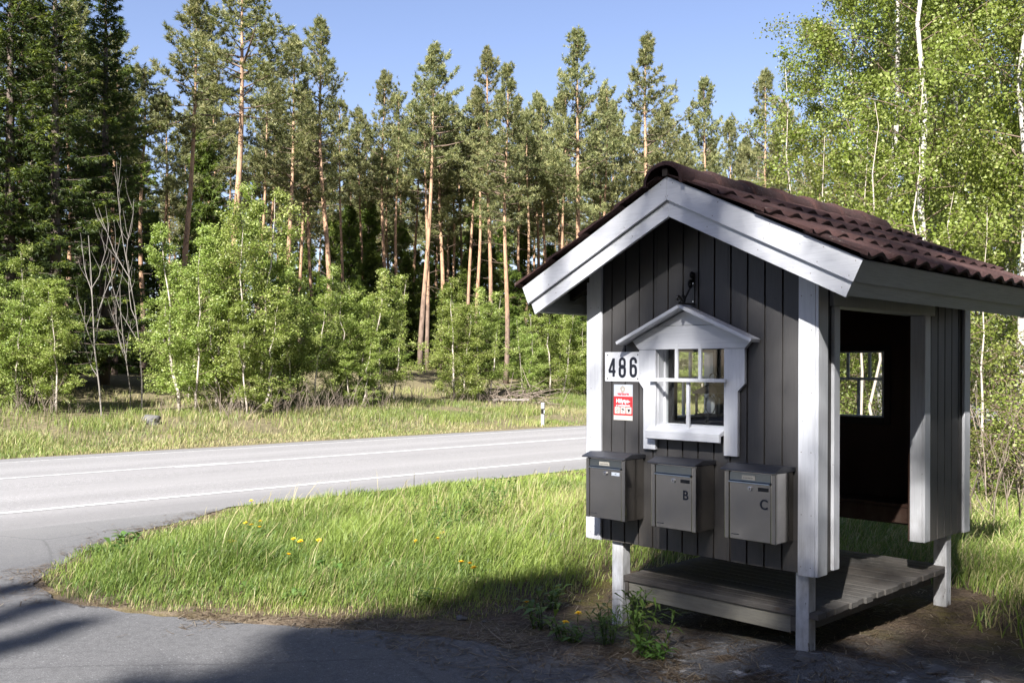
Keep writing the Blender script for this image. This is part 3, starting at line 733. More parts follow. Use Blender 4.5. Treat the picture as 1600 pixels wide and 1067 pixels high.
# ------------------------------------------------------------------ fittings on the gable wall
def ribbon(mb, pts, w, y0, y1, closed=False):
    """flat lettering stroke of width w along pts (a,z)"""
    n = len(pts); L = []; R = []
    for i in range(n):
        p = pts[(i - 1) % n] if closed or i else pts[0]; q = pts[(i + 1) % n] if closed or i < n - 1 else pts[-1]
        dx, dz = q[0] - p[0], q[1] - p[1]; l = math.hypot(dx, dz) + 1e-9; nx, nz = -dz / l * w / 2, dx / l * w / 2
        L.append((pts[i][0] + nx, pts[i][1] + nz)); R.append((pts[i][0] - nx, pts[i][1] - nz))
    vs = [(x, y, z) for y in (y0, y1) for row in (L, R) for x, z in row]
    fs = []
    for i in range(n if closed else n - 1):
        j = (i + 1) % n
        fs.append((i, j, n + j, n + i)); fs.append((2 * n + i, 3 * n + i, 3 * n + j, 2 * n + j)); fs.append((i, 2 * n + i, 2 * n + j, j)); fs.append((n + i, n + j, 3 * n + j, 3 * n + i))
    mb.add(vs, fs)
def stadium(cx, cz, hw, hh, n=8):
    p = []
    for k in range(n + 1): t = math.pi * k / n; p.append((cx + hw * math.cos(t), cz + hh - hw + hw * math.sin(t)))
    for k in range(n + 1): t = math.pi + math.pi * k / n; p.append((cx + hw * math.cos(t), cz - hh + hw + hw * math.sin(t)))
    return p
def text_mb(txt, size, a, z, y, sx=1.0, bold=0.0, depth=0.0006):
    cu = bpy.data.curves.new('t', 'FONT'); cu.body = txt; cu.size = size; cu.offset = bold; cu.extrude = depth; cu.align_x = 'CENTER'; cu.resolution_u = 3
    ob = bpy.data.objects.new('t', cu); COL.objects.link(ob); bpy.context.view_layer.update()
    me = ob.evaluated_get(bpy.context.evaluated_depsgraph_get()).to_mesh()
    vs = [(a + v.co.x * sx, y - v.co.z, z + v.co.y) for v in me.vertices]; fs = [tuple(p.vertices) for p in me.polygons]
    bpy.data.objects.remove(ob); bpy.data.curves.remove(cu)
    mb = MB(); mb.add(vs, fs); return mb

# number plate 486
org = (-1.422, -0.0, 1.57)
np_ = thing('house_number_sign', org, 'white metal plate with the black number 486 beside the window', 'sign')
p = MB(); p.box(-1.578, -1.270, -0.0035, -0.0012, 1.4705, 1.671); p.build('plate', M['enamel'], np_, org, 0.0008)
d = MB(); y0, y1 = -0.0046, -0.0037; zc = 1.566; hh = 0.056; wS = 0.0205
ribbon(d, [(-1.501, zc - hh - .008), (-1.501, zc + hh + .006)], wS, y0, y1); ribbon(d, [(-1.503, zc + hh + .003), (-1.540, zc - hh * .45)], wS * .9, y0 + .0001, y1 - .0001)
ribbon(d, [(-1.545, zc - hh * .50), (-1.484, zc - hh * .50)], wS * .9, y0 - .0001, y1 + .0001)
d.build('digit', M['letter'], np_, org)
d = MB(); ribbon(d, stadium(-1.425, zc - hh * .47, 0.0215, hh * .55 + .004), wS, y0, y1, True); ribbon(d, stadium(-1.425, zc + hh * .52, 0.0205, hh * .50 + .003), wS * .95, y0 + .0001, y1 - .0001, True); d.build('digit', M['letter'], np_, org)
d = MB(); ribbon(d, stadium(-1.330, zc - hh * .42, 0.0215, hh * .62), wS, y0, y1, True)
six = [(-1.3515, zc - hh * .42)] + [(-1.330 + 0.0215 * math.cos(t), zc + hh - .0165 + 0.0215 * math.sin(t)) for t in np.linspace(math.pi, 0, 9)] + [(-1.3085, zc + hh * .50)]
ribbon(d, six, wS, y0 + .0001, y1 - .0001); d.build('digit', M['letter'], np_, org)
for x, z in ((-1.555, 1.651), (-1.292, 1.651), (-1.556, 1.490), (-1.293, 1.490)):
    s_ = MB(); s_.disc_y(x, -0.0062, z, 0.0045, 0.003, 10); s_.build('screw', M['black'], np_, org)
# alarm warning plate
org = (-1.417, 0.0, 1.328)
al = thing('alarm_warning_sign', org, 'small red and silver alarm company plate under the number sign', 'sign')
p = MB(); p.box(-1.499, -1.335, -0.0032, -0.0012, 1.207, 1.450); p.build('plate', M['sign_silver'], al, org, 0.0006)
p = MB(); p.box(-1.4985, -1.3355, -0.0040, -0.00325, 1.240, 1.369); p.build('red_panel', M['sign_red'], al, org)
p = MB(); p.box(-1.4985, -1.3355, -0.0040, -0.00325, 1.2075, 1.2397); p.build('pale_strip', M['sign_pale'], al, org)
text_mb('verisure', 0.030, -1.417, 1.378, -0.0045, 1.0, 0.0006).build('lettering', M['sign_red'], al, org)
text_mb('Hälytys-', 0.039, -1.417, 1.326, -0.0047, 0.95, 0.0009).build('lettering', M['enamel'], al, org)
text_mb('ja vartiointipalvelut', 0.0165, -1.417, 1.303, -0.0047, 0.95, 0.0003).build('lettering', M['enamel'], al, org)
p = MB()
for (r1, s4) in ((0.021, 5), (0.013, 5)): ribbon(p, [(-1.421 + r1 * math.cos(math.pi / 2 + k * 2 * math.pi / s4), 1.418 + r1 * math.sin(math.pi / 2 + k * 2 * math.pi / s4)) for k in range(s4)], 0.005, -0.0044, -0.0033, True)
p.build('emblem', M['sign_gold'], al, org)
for k in range(3):
    x = -1.4675 + k * 0.0505
    p = MB(); p.box(x - 0.0215, x + 0.0215, -0.0046, -0.0041, 1.252, 1.297); p.build('pictogram', M['sign_pale'], al, org)
    q = MB()
    if k == 0: ribbon(q, [(x - .012, 1.288), (x + .012, 1.288), (x + .012, 1.272), (x, 1.259), (x - .012, 1.272)], 0.003, -0.0052, -0.0047, True); q.box(x - .003, x + .003, -0.0052, -0.0047, 1.270, 1.280)
    elif k == 1:
        q.prism([(x - .014, 1.290), (x + .010, 1.284), (x + .014, 1.274), (x - .011, 1.279)], 'b', -0.0052, -0.0047); q.box(x - .003, x + .001, -0.0053, -0.0048, 1.258, 1.279)
    else:
        q.prism([(x - .013, 1.290), (x - .006, 1.284), (x + .006, 1.284), (x + .013, 1.290), (x + .009, 1.273), (x, 1.260), (x - .009, 1.273)], 'b', -0.0052, -0.0047)
    q.build('pictogram', M['letter'], al, org)
# wall hook for hanging baskets
org = (-0.848, 0.0, 2.06)
hk = thing('wall_hook', org, 'black wrought iron hanging hook with scrolls on the wall above the window', 'hook')
h = MB(); h.box(-0.857, -0.839, -0.0065, -0.0005, 1.962, 2.168); h.build('back_plate', M['black'], hk, org, 0.001)
h = MB(); h.box(-0.855, -0.841, -0.172, -0.0068, 1.962, 1.972); h.build('arm', M['black'], hk, org)
def scroll(mb, cb, cz, r0, turns, start, r=0.0052):
    ps = []
    for k in range(26): t = start + turns * 2 * math.pi * k / 25; rr = r0 * (1 - 0.72 * k / 25); ps.append((-0.848, cb + rr * math.cos(t), cz + rr * math.sin(t)))
    mb.tube(ps, [r] * 26, 6)
h = MB()
h.tube([(-0.848, -0.012, 2.125), (-0.848, -0.040, 2.07), (-0.848, -0.085, 2.01), (-0.848, -0.118, 1.978)], [.006] * 4, 6)
scroll(h, -0.024, 2.150, 0.024, 1.4, -1.2, .007); scroll(h, -0.034, 2.092, 0.028, 1.4, 0.6, .007); scroll(h, -0.116, 1.998, 0.028, 1.4, -1.5); scroll(h, -0.165, 1.994, 0.028, 0.9, -1.57, .008)
h.build('scroll', M['black'], hk, org, smooth=True)
for z in (2.10, 1.985): s_ = MB(); s_.disc_y(-0.848, -0.0085, z, 0.0032, 0.003, 8); s_.build('screw', M['chrome'], hk, org)
# lantern behind the window
org = (-0.90, 0.30, 1.26)
ln = thing('candle_lantern', org, 'black metal candle lantern with a pitched top hanging behind the window', 'lantern')
h = MB(); cx, cy = -0.90, 0.30
def pyr(mb, r0, z0, r1, z1): mb.add([(cx - r0, cy - r0, z0), (cx + r0, cy - r0, z0), (cx + r0, cy + r0, z0), (cx - r0, cy + r0, z0), (cx - r1, cy - r1, z1), (cx + r1, cy - r1, z1), (cx + r1, cy + r1, z1), (cx - r1, cy + r1, z1)], [(3, 2, 1, 0), (4, 5, 6, 7), (0, 1, 5, 4), (1, 2, 6, 5), (2, 3, 7, 6), (3, 0, 4, 7)])
pyr(h, 0.10, 1.402, 0.032, 1.452); pyr(h, 0.10, 1.394, 0.10, 1.4015); pyr(h, 0.034, 1.4525, 0.034, 1.472); h.build('lantern_roof', M['lantern'], ln, org)
h = MB()
for x in (-1, 1):
    for y in (-1, 1): h.box(cx + x * 0.078 - .006, cx + x * 0.078 + .006, cy + y * 0.078 - .006, cy + y * 0.078 + .006, 1.262, 1.393)
h.box(cx - .088, cx + .088, cy - .088, cy + .088, 1.245, 1.261)
for s_ in (-1, 1): ribbon(h, [(cx + s_ * (0.035 + 0.038 * math.cos(t)), 1.328 + 0.064 * math.sin(t)) for t in np.linspace(0, 2 * math.pi, 20)[:-1]], 0.004, cy - .086, cy - .082, True)
h.build('cage', M['lantern'], ln, org)
h = MB(); h.lathe([(0.042, 1.262), (0.045, 1.27), (0.045, 1.36), (0.036, 1.372)], (cx, cy, 0), 18); h.build('candle_glass', M['candle'], ln, org, smooth=True)
h = MB(); h.tube([(cx + 0.028 * math.cos(t), cy, 1.500 + 0.028 * math.sin(t)) for t in np.linspace(0, 2 * math.pi, 17)], [.004] * 17, 6)
h.tube([(cx, cy, 1.526), (cx, cy, 2.55)], [.002, .002], 5); h.build('hanging_ring', M['lantern'], ln, org, smooth=True)

# mailboxes
def mailbox(a0, label, letter=None, name_label='dark', plate=False):
    org = (a0 + 0.17, 0.0, 0.56); w = 0.340; y = -0.20; zb_, zt_ = 0.560, 0.962
    r = thing('mailbox', org, label, 'mailbox', 'stainless steel mailboxes on the wall')
    m = MB(); m.box(a0 + 0.001, a0 + w - 0.001, y + 0.012, -0.0005, zb_, zt_); m.build('body', M['steel'], r, org, 0.003)
    m = MB(); m.box(a0, a0 + 0.030, y, y + 0.0115, zb_ - 0.002, zt_ - 0.006); m.build('corner_rail', M['steel'], r, org, 0.003)
    m = MB(); m.box(a0 + w - 0.032, a0 + w, y, y + 0.0115, zb_ - 0.002, zt_ - 0.006); m.build('corner_rail', M['steel'], r, org, 0.003)
    m = MB(); m.box(a0 + 0.036, a0 + w - 0.034, y + 0.001, y + 0.0115, zb_ + 0.001, 0.893); m.build('door', M['steel'], r, org, 0.002)
    m = MB(); m.prism([(y + 0.0115, 0.952), (y + 0.002, 0.952), (y + 0.001, 0.906), (y - 0.012, 0.900), (y - 0.013, 0.893), (y + 0.0115, 0.896)], 'a', a0 + 0.034, a0 + w - 0.034)
    fl = m.build('letter_flap', M['steel_flap'], r, org, 0.0015)
    m = MB(); m.prism([(y - 0.030, 0.962), (y - 0.028, 0.972), (y + 0.055, 0.998), (0 - 0.001, 0.990), (-0.001, 0.963)], 'a', a0 - 0.014, a0 + w + 0.014); m.build('lid', M['lid'], r, org, 0.004)
    lk = MB(); lk.disc_y(a0 + 0.172, y - 0.007, 0.862, 0.0135, 0.0075, 18); l1 = lk.build('lock', M['chrome'], r, org, 0.0015)
    sl_ = MB(); sl_.box(a0 + 0.170, a0 + 0.174, y - 0.0075, y - 0.0071, 0.856, 0.869); sl_.build('keyhole', M['slot'], l1, org)
    m = MB(); m.box(a0 + 0.225, a0 + 0.292, y - 0.0012, y + 0.0008, 0.853, 0.875); nm = m.build('name_slot', M['label' if name_label == 'pale' else 'slot'], r, org, 0.0005)
    if name_label == 'pale':
        m = MB(); m.box(a0 + 0.252, a0 + 0.266, y - 0.0016, y - 0.0013, 0.862, 0.866); m.build('name_print', M['letter'], nm, org)
    if plate:
        m = MB(); m.prism([(y - 0.0008, 0.940), (y + 0.004, 0.940), (y + 0.004, 0.914), (y - 0.0014, 0.914)], 'a', a0 + 0.118, a0 + 0.206); pl = m.build('name_plate', M['plate'], r, org)
        m = MB()
        for k in range(7): m.prism([(y - 0.0020, 0.922), (y - 0.0019, 0.926), (y - 0.0005, 0.926), (y - 0.0005, 0.922)], 'a', a0 + 0.128 + k * 0.010, a0 + 0.134 + k * 0.010)
        m.build('engraving', M['letter'], pl, org)
    m = MB(); m.box(a0 + 0.046, a0 + 0.098, y - 0.0002, y + 0.0008, zb_ + 0.026, zb_ + 0.031); m.build('maker_mark', M['lid'], r, org)
    if letter: text_mb(letter, 0.082, a0 + 0.262, 0.752, y - 0.0003, 0.92, 0.0018, 0.0008).build('letter', M['letter'], r, org)
    return r
mailbox(-1.577, 'leftmost steel mailbox, unlettered, with a pale name strip and brass plate', None, 'pale', True)
mailbox(-1.025, 'steel mailbox with black letter B and a plain flap', 'B', 'dark', False)
mailbox(-0.482, 'steel mailbox with black letter C beside the corner trim', 'C', 'dark', True)

# ------------------------------------------------------------------ vegetation builders
def unit(v): return v / (np.linalg.norm(v, axis=-1, keepdims=True) + 1e-9)
def tuft_mesh(C, D, K, L, wd, r, spread=0.75):
    """K needle bunches (thin triangles) at each shoot tip C pointing about D"""
    n = len(C); d = unit(np.repeat(D, K, 0) + r.normal(0, spread, (n * K, 3)))
    c = np.repeat(C, K, 0); l = L * r.uniform(0.6, 1.25, (n * K, 1))
    s = unit(np.cross(d, r.normal(0, 1, (n * K, 3)))) * wd * 0.5
    V = np.stack([c - s, c + s, c + d * l], 1).reshape(-1, 3)
    F = np.arange(n * K * 3).reshape(-1, 3)
    a = np.repeat(np.clip(np.repeat(r.uniform(0, 1, n), K) + r.normal(0, 0.15, n * K), 0, 1), 3)
    return V, F, a
def leaf_mesh(C, size, r, aspect=0.75, up=0.35):
    n = len(C); t = unit(r.normal(0, 1, (n, 3)) + np.array([0, 0, -0.4])); nn = unit(r.normal(0, 1, (n, 3)) + np.array([0, 0, up]))
    s = unit(np.cross(t, nn)); l = size * r.uniform(0.6, 1.25, (n, 1))
    k = unit(np.cross(s, t)) * l * 0.12
    V = np.stack([C - t * l * .5, C + s * l * aspect * .5 - t * l * .08 + k, C + t * l * .5, C - s * l * aspect * .5 - t * l * .08 + k], 1).reshape(-1, 3)
    F = np.arange(n * 4).reshape(-1, 4)
    return V, F, np.repeat(np.clip(r.beta(1.6, 1.8, n), 0, 1), 4)
def curve_pts(p, d, L, bend, r, n=4, jit=0.05):
    P = [np.array(p, float)]; d = np.array(d, float); d /= np.linalg.norm(d)
    for i in range(n):
        d = d + np.array(bend) / n + r.normal(0, jit, 3); d /= np.linalg.norm(d); P.append(P[-1] + d * L / n)
    return P
PROTO = {}
def finish(name, trunk, tmat, crown, cmat, limbs=None, lmat=None):
    root = bpy.data.objects.new(name, None); COL.objects.link(root); root.empty_display_size = 0.3
    nf = len(trunk.f)
    if limbs is not None: trunk.add(limbs.v, limbs.f)
    to = trunk.build('trunk', tmat, root, smooth=True)
    if limbs is not None:
        to.data.materials.append(lmat); mi = np.zeros(len(to.data.polygons), dtype=np.int32); mi[nf:] = 1; to.data.polygons.foreach_set('material_index', mi)
    if crown is not None:
        V, F, a = crown; np_mesh('crown', V, F, cmat, root, attrs={'rnd': a})
    return root
def pine(seed, h, cb, cw, r0, lean=0.02):
    r = np.random.default_rng(seed); T = MB(); LB = MB(); n = 14
    tp = [np.array([0, 0, -0.3])]; dx, dy = r.normal(0, lean, 2)
    for i in range(1, n + 1):
        z = h * i / n; tp.append(np.array([dx * z + 0.10 * math.sin(i * .6 + seed), dy * z + 0.08 * math.cos(i * .5 + seed * 2), z]))
    rad = [r0 * (1.25 if i == 0 else 1) * (1 - 0.86 * (i / n) ** 1.15) for i in range(n + 1)]
    T.tube(tp, rad, 8)
    def pos(z): f = min(max(z / h * n, 0), n - 1e-3); i = int(f); return tp[i] + (tp[i + 1] - tp[i]) * (f - i)
    C = []; D = []; z = cb * h; az = r.uniform(0, 6.28)
    gap = r.uniform(0, 6.28)
    while z < h * 0.995:
        t = (z - cb * h) / (h * (1 - cb)); 
        for k in range(3 if t < 0.9 else 4):
            az += 2.2 + r.normal(0, 0.4)
            if r.uniform() < 0.18: continue
            L = 1.12 * cw * ((1 - t) ** 0.76) * min(1, 0.6 + t * 2.4) * r.uniform(0.35, 1.3) * (1 + 0.25 * math.sin(z * 2.1 + seed)) * (1 + 0.22 * math.cos(az - gap)) + 0.16
            el = math.radians(-2 + 52 * t ** 1.3 + r.normal(0, 9)); d = (math.cos(az) * math.cos(el), math.sin(az) * math.cos(el), math.sin(el))
            P = curve_pts(pos(z), d, L, (0, 0, 0.45), r)
            LB.tube(P, [0.010 + 0.014 * L, 0.008 + 0.008 * L, 0.007 + .004 * L, 0.006, 0.004], 4, False)
            m = int(L * 19) + 6; s = r.uniform(0.28, 1.04, m) ** 0.8 * 4
            i0 = np.clip(s.astype(int), 0, 3); Pn = np.array(P); b = Pn[i0] + (Pn[i0 + 1] - Pn[i0]) * (s - i0)[:, None]
            lat = np.cross(np.array(d), [0, 0, 1.0]); lat /= np.linalg.norm(lat) + 1e-9
            w = (0.10 + 0.20 * L) * (1.15 - s / 4.6)
            b = b + lat[None] * (r.normal(0, 1, m) * w)[:, None] + np.array([0, 0, 1.0])[None] * (r.normal(0.05, 0.09, m))[:, None]
            C.append(b); D.append(np.repeat(np.array([d]) * 0.5 + np.array([[0, 0, 0.7]]), m, 0))
        z += 0.30 * r.uniform(0.7, 1.3) * (1.0 if t < .8 else .7)
    for k in range(9):                                            # dead snags on the bare trunk
        z = r.uniform(0.3, 1.0) * cb * h; a_ = r.uniform(0, 6.28); L = r.uniform(0.4, 1.5)
        P = curve_pts(pos(z), (math.cos(a_), math.sin(a_), r.uniform(-.2, .3)), L, (0, 0, r.uniform(-.5, .6)), r, 3, .12); LB.tube(P, [.020, .014, .010, .005], 4, False)
    C = np.concatenate(C); D = np.concatenate(D)
    return T, tuft_mesh(C, D, 13, 0.20, 0.036, r), LB
def spruce(seed, h, cw, z0=0.06, dens=1.0):
    r = np.random.default_rng(seed); T = MB()
    T.tube([(0, 0, -.3), (0.02, 0, h * .3), (-.02, .02, h * .7), (0, 0, h)], [h * .0105, h * .008, h * .0042, .01], 7)
    C = []; D = []; z = z0 * h; az = 0
    while z < h * 0.985:
        t = (z / h - z0) / (1 - z0)
        for k in range(6):
            az += 1.05 + r.normal(0, .18)
            if r.uniform() < .16: continue
            L = cw * (1 - t) ** 0.72 * r.uniform(0.42, 1.18) + 0.12
            el = math.radians(-18 + 55 * t + r.normal(0, 6)); d = np.array([math.cos(az) * math.cos(el), math.sin(az) * math.cos(el), math.sin(el)])
            P = curve_pts((0, 0, z), d, L, (0, 0, 0.25), r, 4, .03); T.tube(P, [.03, .022, .016, .010, .005], 4, False)
            m = int((L * 25 + 6) * dens); s = r.uniform(0.10, 1.0, m) ** 0.75 * 3.999; i0 = s.astype(int); Pn = np.array(P)
            b = Pn[i0] + (Pn[i0 + 1] - Pn[i0]) * (s - i0)[:, None]; lat = np.array([-math.sin(az), math.cos(az), 0])
            q = r.normal(0, 1, m) * (0.06 + 0.17 * L) * (1.12 - s / 4)
            b = b + lat[None] * q[:, None]; b[:, 2] -= np.abs(r.normal(0, 0.10, m)) + 0.10 * np.abs(q)
            C.append(b); D.append(np.repeat((d * 0.7 + np.array([0, 0, -0.55]))[None], m, 0) + lat[None] * np.sign(q)[:, None] * .4)
        z += max(0.20, 0.021 * h) * r.uniform(.8, 1.2)
    C = np.concatenate(C); D = np.concatenate(D); V, F, a = tuft_mesh(C, D, 9, 0.165, 0.036, r, 0.6)
    rad = np.repeat(np.hypot(C[:, 0], C[:, 1]) / (cw * np.clip(1 - C[:, 2] / h, .08, 1) ** .8 + .1), 27)  # needles get paler towards the outside of the crown
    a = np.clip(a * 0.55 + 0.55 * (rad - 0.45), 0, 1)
    return T, (V, F, a)
def birch(seed, h, cw, z0, nleaf, leaf, stems=1, r0=0.09, spreadb=0.25, up=1.0, droop=0.5, nb=34, fork=0.0):
    r = np.random.default_rng(seed); T = MB(); LB = MB(); tw = []
    for s_ in range(stems):
        a_ = 2 * math.pi * s_ / max(1, stems) + r.uniform(0, 1); off = 0 if stems == 1 else spreadb * r.uniform(.3, 1)
        hs = h * (1 if s_ == 0 else r.uniform(0.62, 0.97)); ln = (0.02 if stems == 1 else r.uniform(.05, .15) * cw / 1.6)
        n = 9; P = [np.array([math.cos(a_) * off, math.sin(a_) * off, -0.25])]
        for i in range(1, n + 1):
            z = hs * i / n; P.append(np.array([math.cos(a_) * (off + ln * z) + r.normal(0, .012) * h * .5, math.sin(a_) * (off + ln * z) + r.normal(0, .012) * h * .5, z]))
        rs_ = r0 * (1 if s_ == 0 else r.uniform(.55, .9)); T.tube(P, [rs_ * (1.15 - 1.06 * (i / n) ** .9) for i in range(n + 1)], 7)
        kb = max(6, int(nb / stems ** .6))
        for k in range(kb):
            t = z0 + (1 - z0) * ((k + r.uniform(0, 1)) / kb); f = t * n; i = min(int(f), n - 1); p = P[i] + (P[i + 1] - P[i]) * (f - i)
            u = (t - z0) / (1 - z0); L = cw * (0.35 + 0.75 * math.sin(math.pi * min(1, 0.18 + 0.80 * u)) ** .8) * (1 - .45 * u) * r.uniform(.55, 1.15)
            az = r.uniform(0, 6.28); el = math.radians(r.uniform(15, 55) * up); d = np.array([math.cos(az) * math.cos(el), math.sin(az) * math.cos(el), math.sin(el)])
            B = curve_pts(p, d, L, (0, 0, -.25 * droop), r, 4, .09); LB.tube(B, [max(.007, rs_ * .20 * (1 - u * .5)), .010, .007, .005, .003], 4, False)
            for j in range(7):
                sj = r.uniform(.25, 1) * 3.999; i2 = int(sj); q = B[i2] + (B[i2 + 1] - B[i2]) * (sj - i2)
                dd = unit(d * .6 + r.normal(0, .7, 3) + np.array([0, 0, -.5 * droop])); l2 = L * r.uniform(.22, .5) + .1
                Q = curve_pts(q, dd, l2, (0, 0, -.9 * droop), r, 3, .1); tw.append(Q)
                if r.uniform() < .6: LB.tube(Q, [.006, .005, .004, .003], 3, False)
    tw = np.array(tw); nt = len(tw); k = r.integers(0, nt, nleaf); s = r.uniform(0, 1, nleaf) ** .7 * 2.999; i0 = s.astype(int)
    b = tw[k, i0] + (tw[k, i0 + 1] - tw[k, i0]) * (s - i0)[:, None] + r.normal(0, 0.035 + 0.026 * cw, (nleaf, 3))
    V, F, a = leaf_mesh(b, leaf, r)
    cl = np.repeat(r.uniform(-.34, .30, nt)[k], 4); return T, (V, F, np.clip(a + cl, 0, 1)), LB
def bare(seed, h, fork=5):
    r = np.random.default_rng(seed); T = MB()
    def grow(p, d, L, rad, lev):
        P = curve_pts(p, d, L, (0, 0, .35 if lev == 2 else 1.1), r, 5, .06 if lev == 2 else .12); T.tube(P, [rad * (1 - .13 * i) for i in range(6)], 5, False)
        if lev == 0: return
        for k in range(fork if lev > 1 else 4):
            s = r.uniform(.25, .95) * 4.999; i = int(s); q = P[i] + (P[i + 1] - P[i]) * (s - i); az = r.uniform(0, 6.28); dr = P[min(i + 1, 5)] - P[i]; dr /= np.linalg.norm(dr)
            grow(q, dr + np.array([math.cos(az), math.sin(az), .15]) * r.uniform(.40, .95), L * r.uniform(.26, .46), rad * .50, lev - 1)
    grow((0, 0, -.2), (0.02, 0, 1), h * .97, h * .0046, 2)
    return T
def twiggy(seed, n, h, sp, rad=.006):
    r = np.random.default_rng(seed); T = MB()
    for k in range(n):
        a_ = r.uniform(0, 6.28); l = r.uniform(.05, sp); t = r.uniform(.05, .5)
        P = curve_pts((math.cos(a_) * l, math.sin(a_) * l, -.03), (math.cos(a_) * t, math.sin(a_) * t, 1), h * r.uniform(.45, 1.05), (r.normal(0, .3), r.normal(0, .3), r.uniform(-.3, .2)), r, 5, .09)
        T.tube(P, [rad * 1.3, rad * 1.1, rad, rad * .8, rad * .6, rad * .4], 4, False)
        for j in range(3):
            i = r.integers(1, 5); Q = curve_pts(P[i], P[i] - P[i - 1] + r.normal(0, .08, 3), h * r.uniform(.12, .3), (0, 0, .2), r, 3, .15); T.tube(Q, [rad * .7, rad * .6, rad * .5, rad * .3], 3, False)
    return T

def make(kind, seed):
    if kind == 'pine':
        s = [dict(h=18, cb=.55, cw=2.15, r0=.155), dict(h=19, cb=.50, cw=2.4, r0=.16), dict(h=17, cb=.62, cw=2.1, r0=.14), dict(h=18.5, cb=.48, cw=2.5, r0=.165), dict(h=18, cb=.66, cw=2.2, r0=.145), dict(h=17.5, cb=.50, cw=2.3, r0=.15)][seed]
        T, C, B = pine(100 + seed, **s); return finish('pine_tree', T, M['pine_bark'], C, M['pine_needle'], B, M['limb']), s['h']
    if kind == 'spruce':
        s = [dict(h=20, cw=2.4), dict(h=18, cw=2.2), dict(h=8, cw=1.5, z0=.03)][seed]
        T, C = spruce(200 + seed, **s); return finish('spruce_tree', T, M['spruce_bark'], C, M['lit_spruce' if seed == 2 else 'spruce_needle']), s['h']
    if kind == 'young':
        s = [dict(h=6, cw=1.25, z0=.05, nleaf=32000, leaf=.057, stems=3, r0=.045, nb=44, spreadb=.5), dict(h=5.5, cw=1.15, z0=.07, nleaf=28000, leaf=.056, stems=4, r0=.04, nb=44, spreadb=.6), dict(h=6.5, cw=1.05, z0=.09, nleaf=25000, leaf=.057, stems=2, r0=.05, nb=40, spreadb=.4)][seed]
        T, C, B = birch(300 + seed, **s); return finish('young_birch', T, M['sapling_bark'], C, M['young_leaf'], B, M['limb']), s['h']
    if kind == 'birch':
        s = [dict(h=13, cw=2.0, z0=.20, nleaf=40000, leaf=.051, stems=1, r0=.062, nb=60, droop=.8), dict(h=12, cw=1.9, z0=.16, nleaf=36000, leaf=.051, stems=1, r0=.06, nb=56, droop=.7), dict(h=11, cw=1.7, z0=.24, nleaf=30000, leaf=.051, stems=1, r0=.05, nb=50, droop=.8)][seed]
        T, C, B = birch(400 + seed, **s); return finish('birch_tree', T, M['birch_bark'], C, M['birch_leaf'], B, M['limb']), s['h']
    if kind == 'shade':
        T, C, B = birch(600 + seed, 17, [1.9, 2.6, 1.5][seed], [.30, .45, .35][seed], [21000, 6000, 5000][seed], .12, 1, .13, nb=60, droop=.6); return finish('birch_tree', T, M['birch_bark'], C, M['birch_leaf'], B, M['limb']), 17
    if kind == 'sapling':
        T, C, B = birch(500 + seed, 7.5, .55, .45, 1500, .055, 1, .028, nb=16, droop=.3); return finish('birch_sapling', T, M['sapling_bark'], C, M['birch_leaf'], B, M['limb']), 7.5
    if kind == 'thicket':
        T, C, B = birch(520 + seed, 3.0, .8, .12, 3800, .05, 5, .016, .6, 1.0, .4, 40); return finish('leafy_shrub', T, M['twig'], C, M['birch_leaf'], B, M['limb']), 3.0
first_used = set()
def plant(kind, seed, px, depth, ytop=None, h=None, label='', cat='tree', group=None, rz=None, fat=1.0, ab=None):
    key = (kind, seed)
    if key not in PROTO: PROTO[key] = make(kind, seed)
    root, ph = PROTO[key]
    if key in first_used: root = copy_tree(root)
    first_used.add(key)
    a, b = ab if ab else at(px, depth); z = zg1(a, b)
    H = h if h else (577 - ytop) / 1475 * depth + CAM_Z - z
    s = H / ph; f = s ** .5 * fat
    root.location = (a, b, z); root.scale = (f, f, s); root.rotation_euler = (0, 0, rng.uniform(0, 6.28) if rz is None else rz)
    for k in ('label', 'category', 'group', 'kind'):
        if k in root: del root[k]
    return tag(root, label, cat, group)

# ------------------------------------------------------------------ forest across the road
GP = 'pines of the forest edge across the road'
P_MAIN = [
 (222, 40, 112, 4, 1.0, 'slim pine with a long bare orange trunk right of the dark spruces'),
 (277, 38, -10, 2, 1.15, 'tall leaning pine with wide open crown left of the tallest pine'),
 (363, 33, -45, 4, 1.25, 'tallest and thickest pine, bare orange trunk rising above the big birch clump'),
 (447, 42, 58, 0, 1.0, 'dark narrow pine just right of the tallest thick pine'),
 (515, 44, 36, 3, 1.0, 'tall pine with pointed crown standing free against the sky, left of the low pine'),
 (600, 50, 112, 0, .9, 'lower slender pine in the sky gap between two taller pines'),
 (657, 48, 74, 2, 1.05, 'pine with a long pale trunk leaning right, base on the bare rise'),
 (668, 50, 130, 4, .9, 'straight pine trunk close beside the leaning pale pine'),
 (692, 51, 150, 3, 1.0, 'broad pine filling the gap right of the leaning pale pine'),
 (745, 50, 150, 4, .9, 'thin pine with a bare pale trunk left of the twin tops'),
 (768, 50, 78, 0, .9, 'pine with the left and sharper of two close tops'),
 (790, 47, 112, 1, .95, 'pine with a grey lower trunk reaching the ground left of the road post'),
 (840, 55, 150, 5, .9, 'small pine top left of the tall pine above the roof end'),
 (905, 50, 58, 3, 1.0, 'tall full pine with pale trunk above the left roof slope'),
 (1000, 50, 50, 1, 1.1, 'tall broad pine straight behind the shelter ridge'),
 (1092, 54, 132, 3, 1.0, 'shorter pine right of the broad pine behind the ridge'),
 (1203, 58, 116, 5, 1.0, 'lone pine half covered by the big birches on the right'),
]
for px, dp, yt, v, ft, lb in P_MAIN: plant('pine', v, px, dp, yt, label=lb, group=GP, fat=ft)
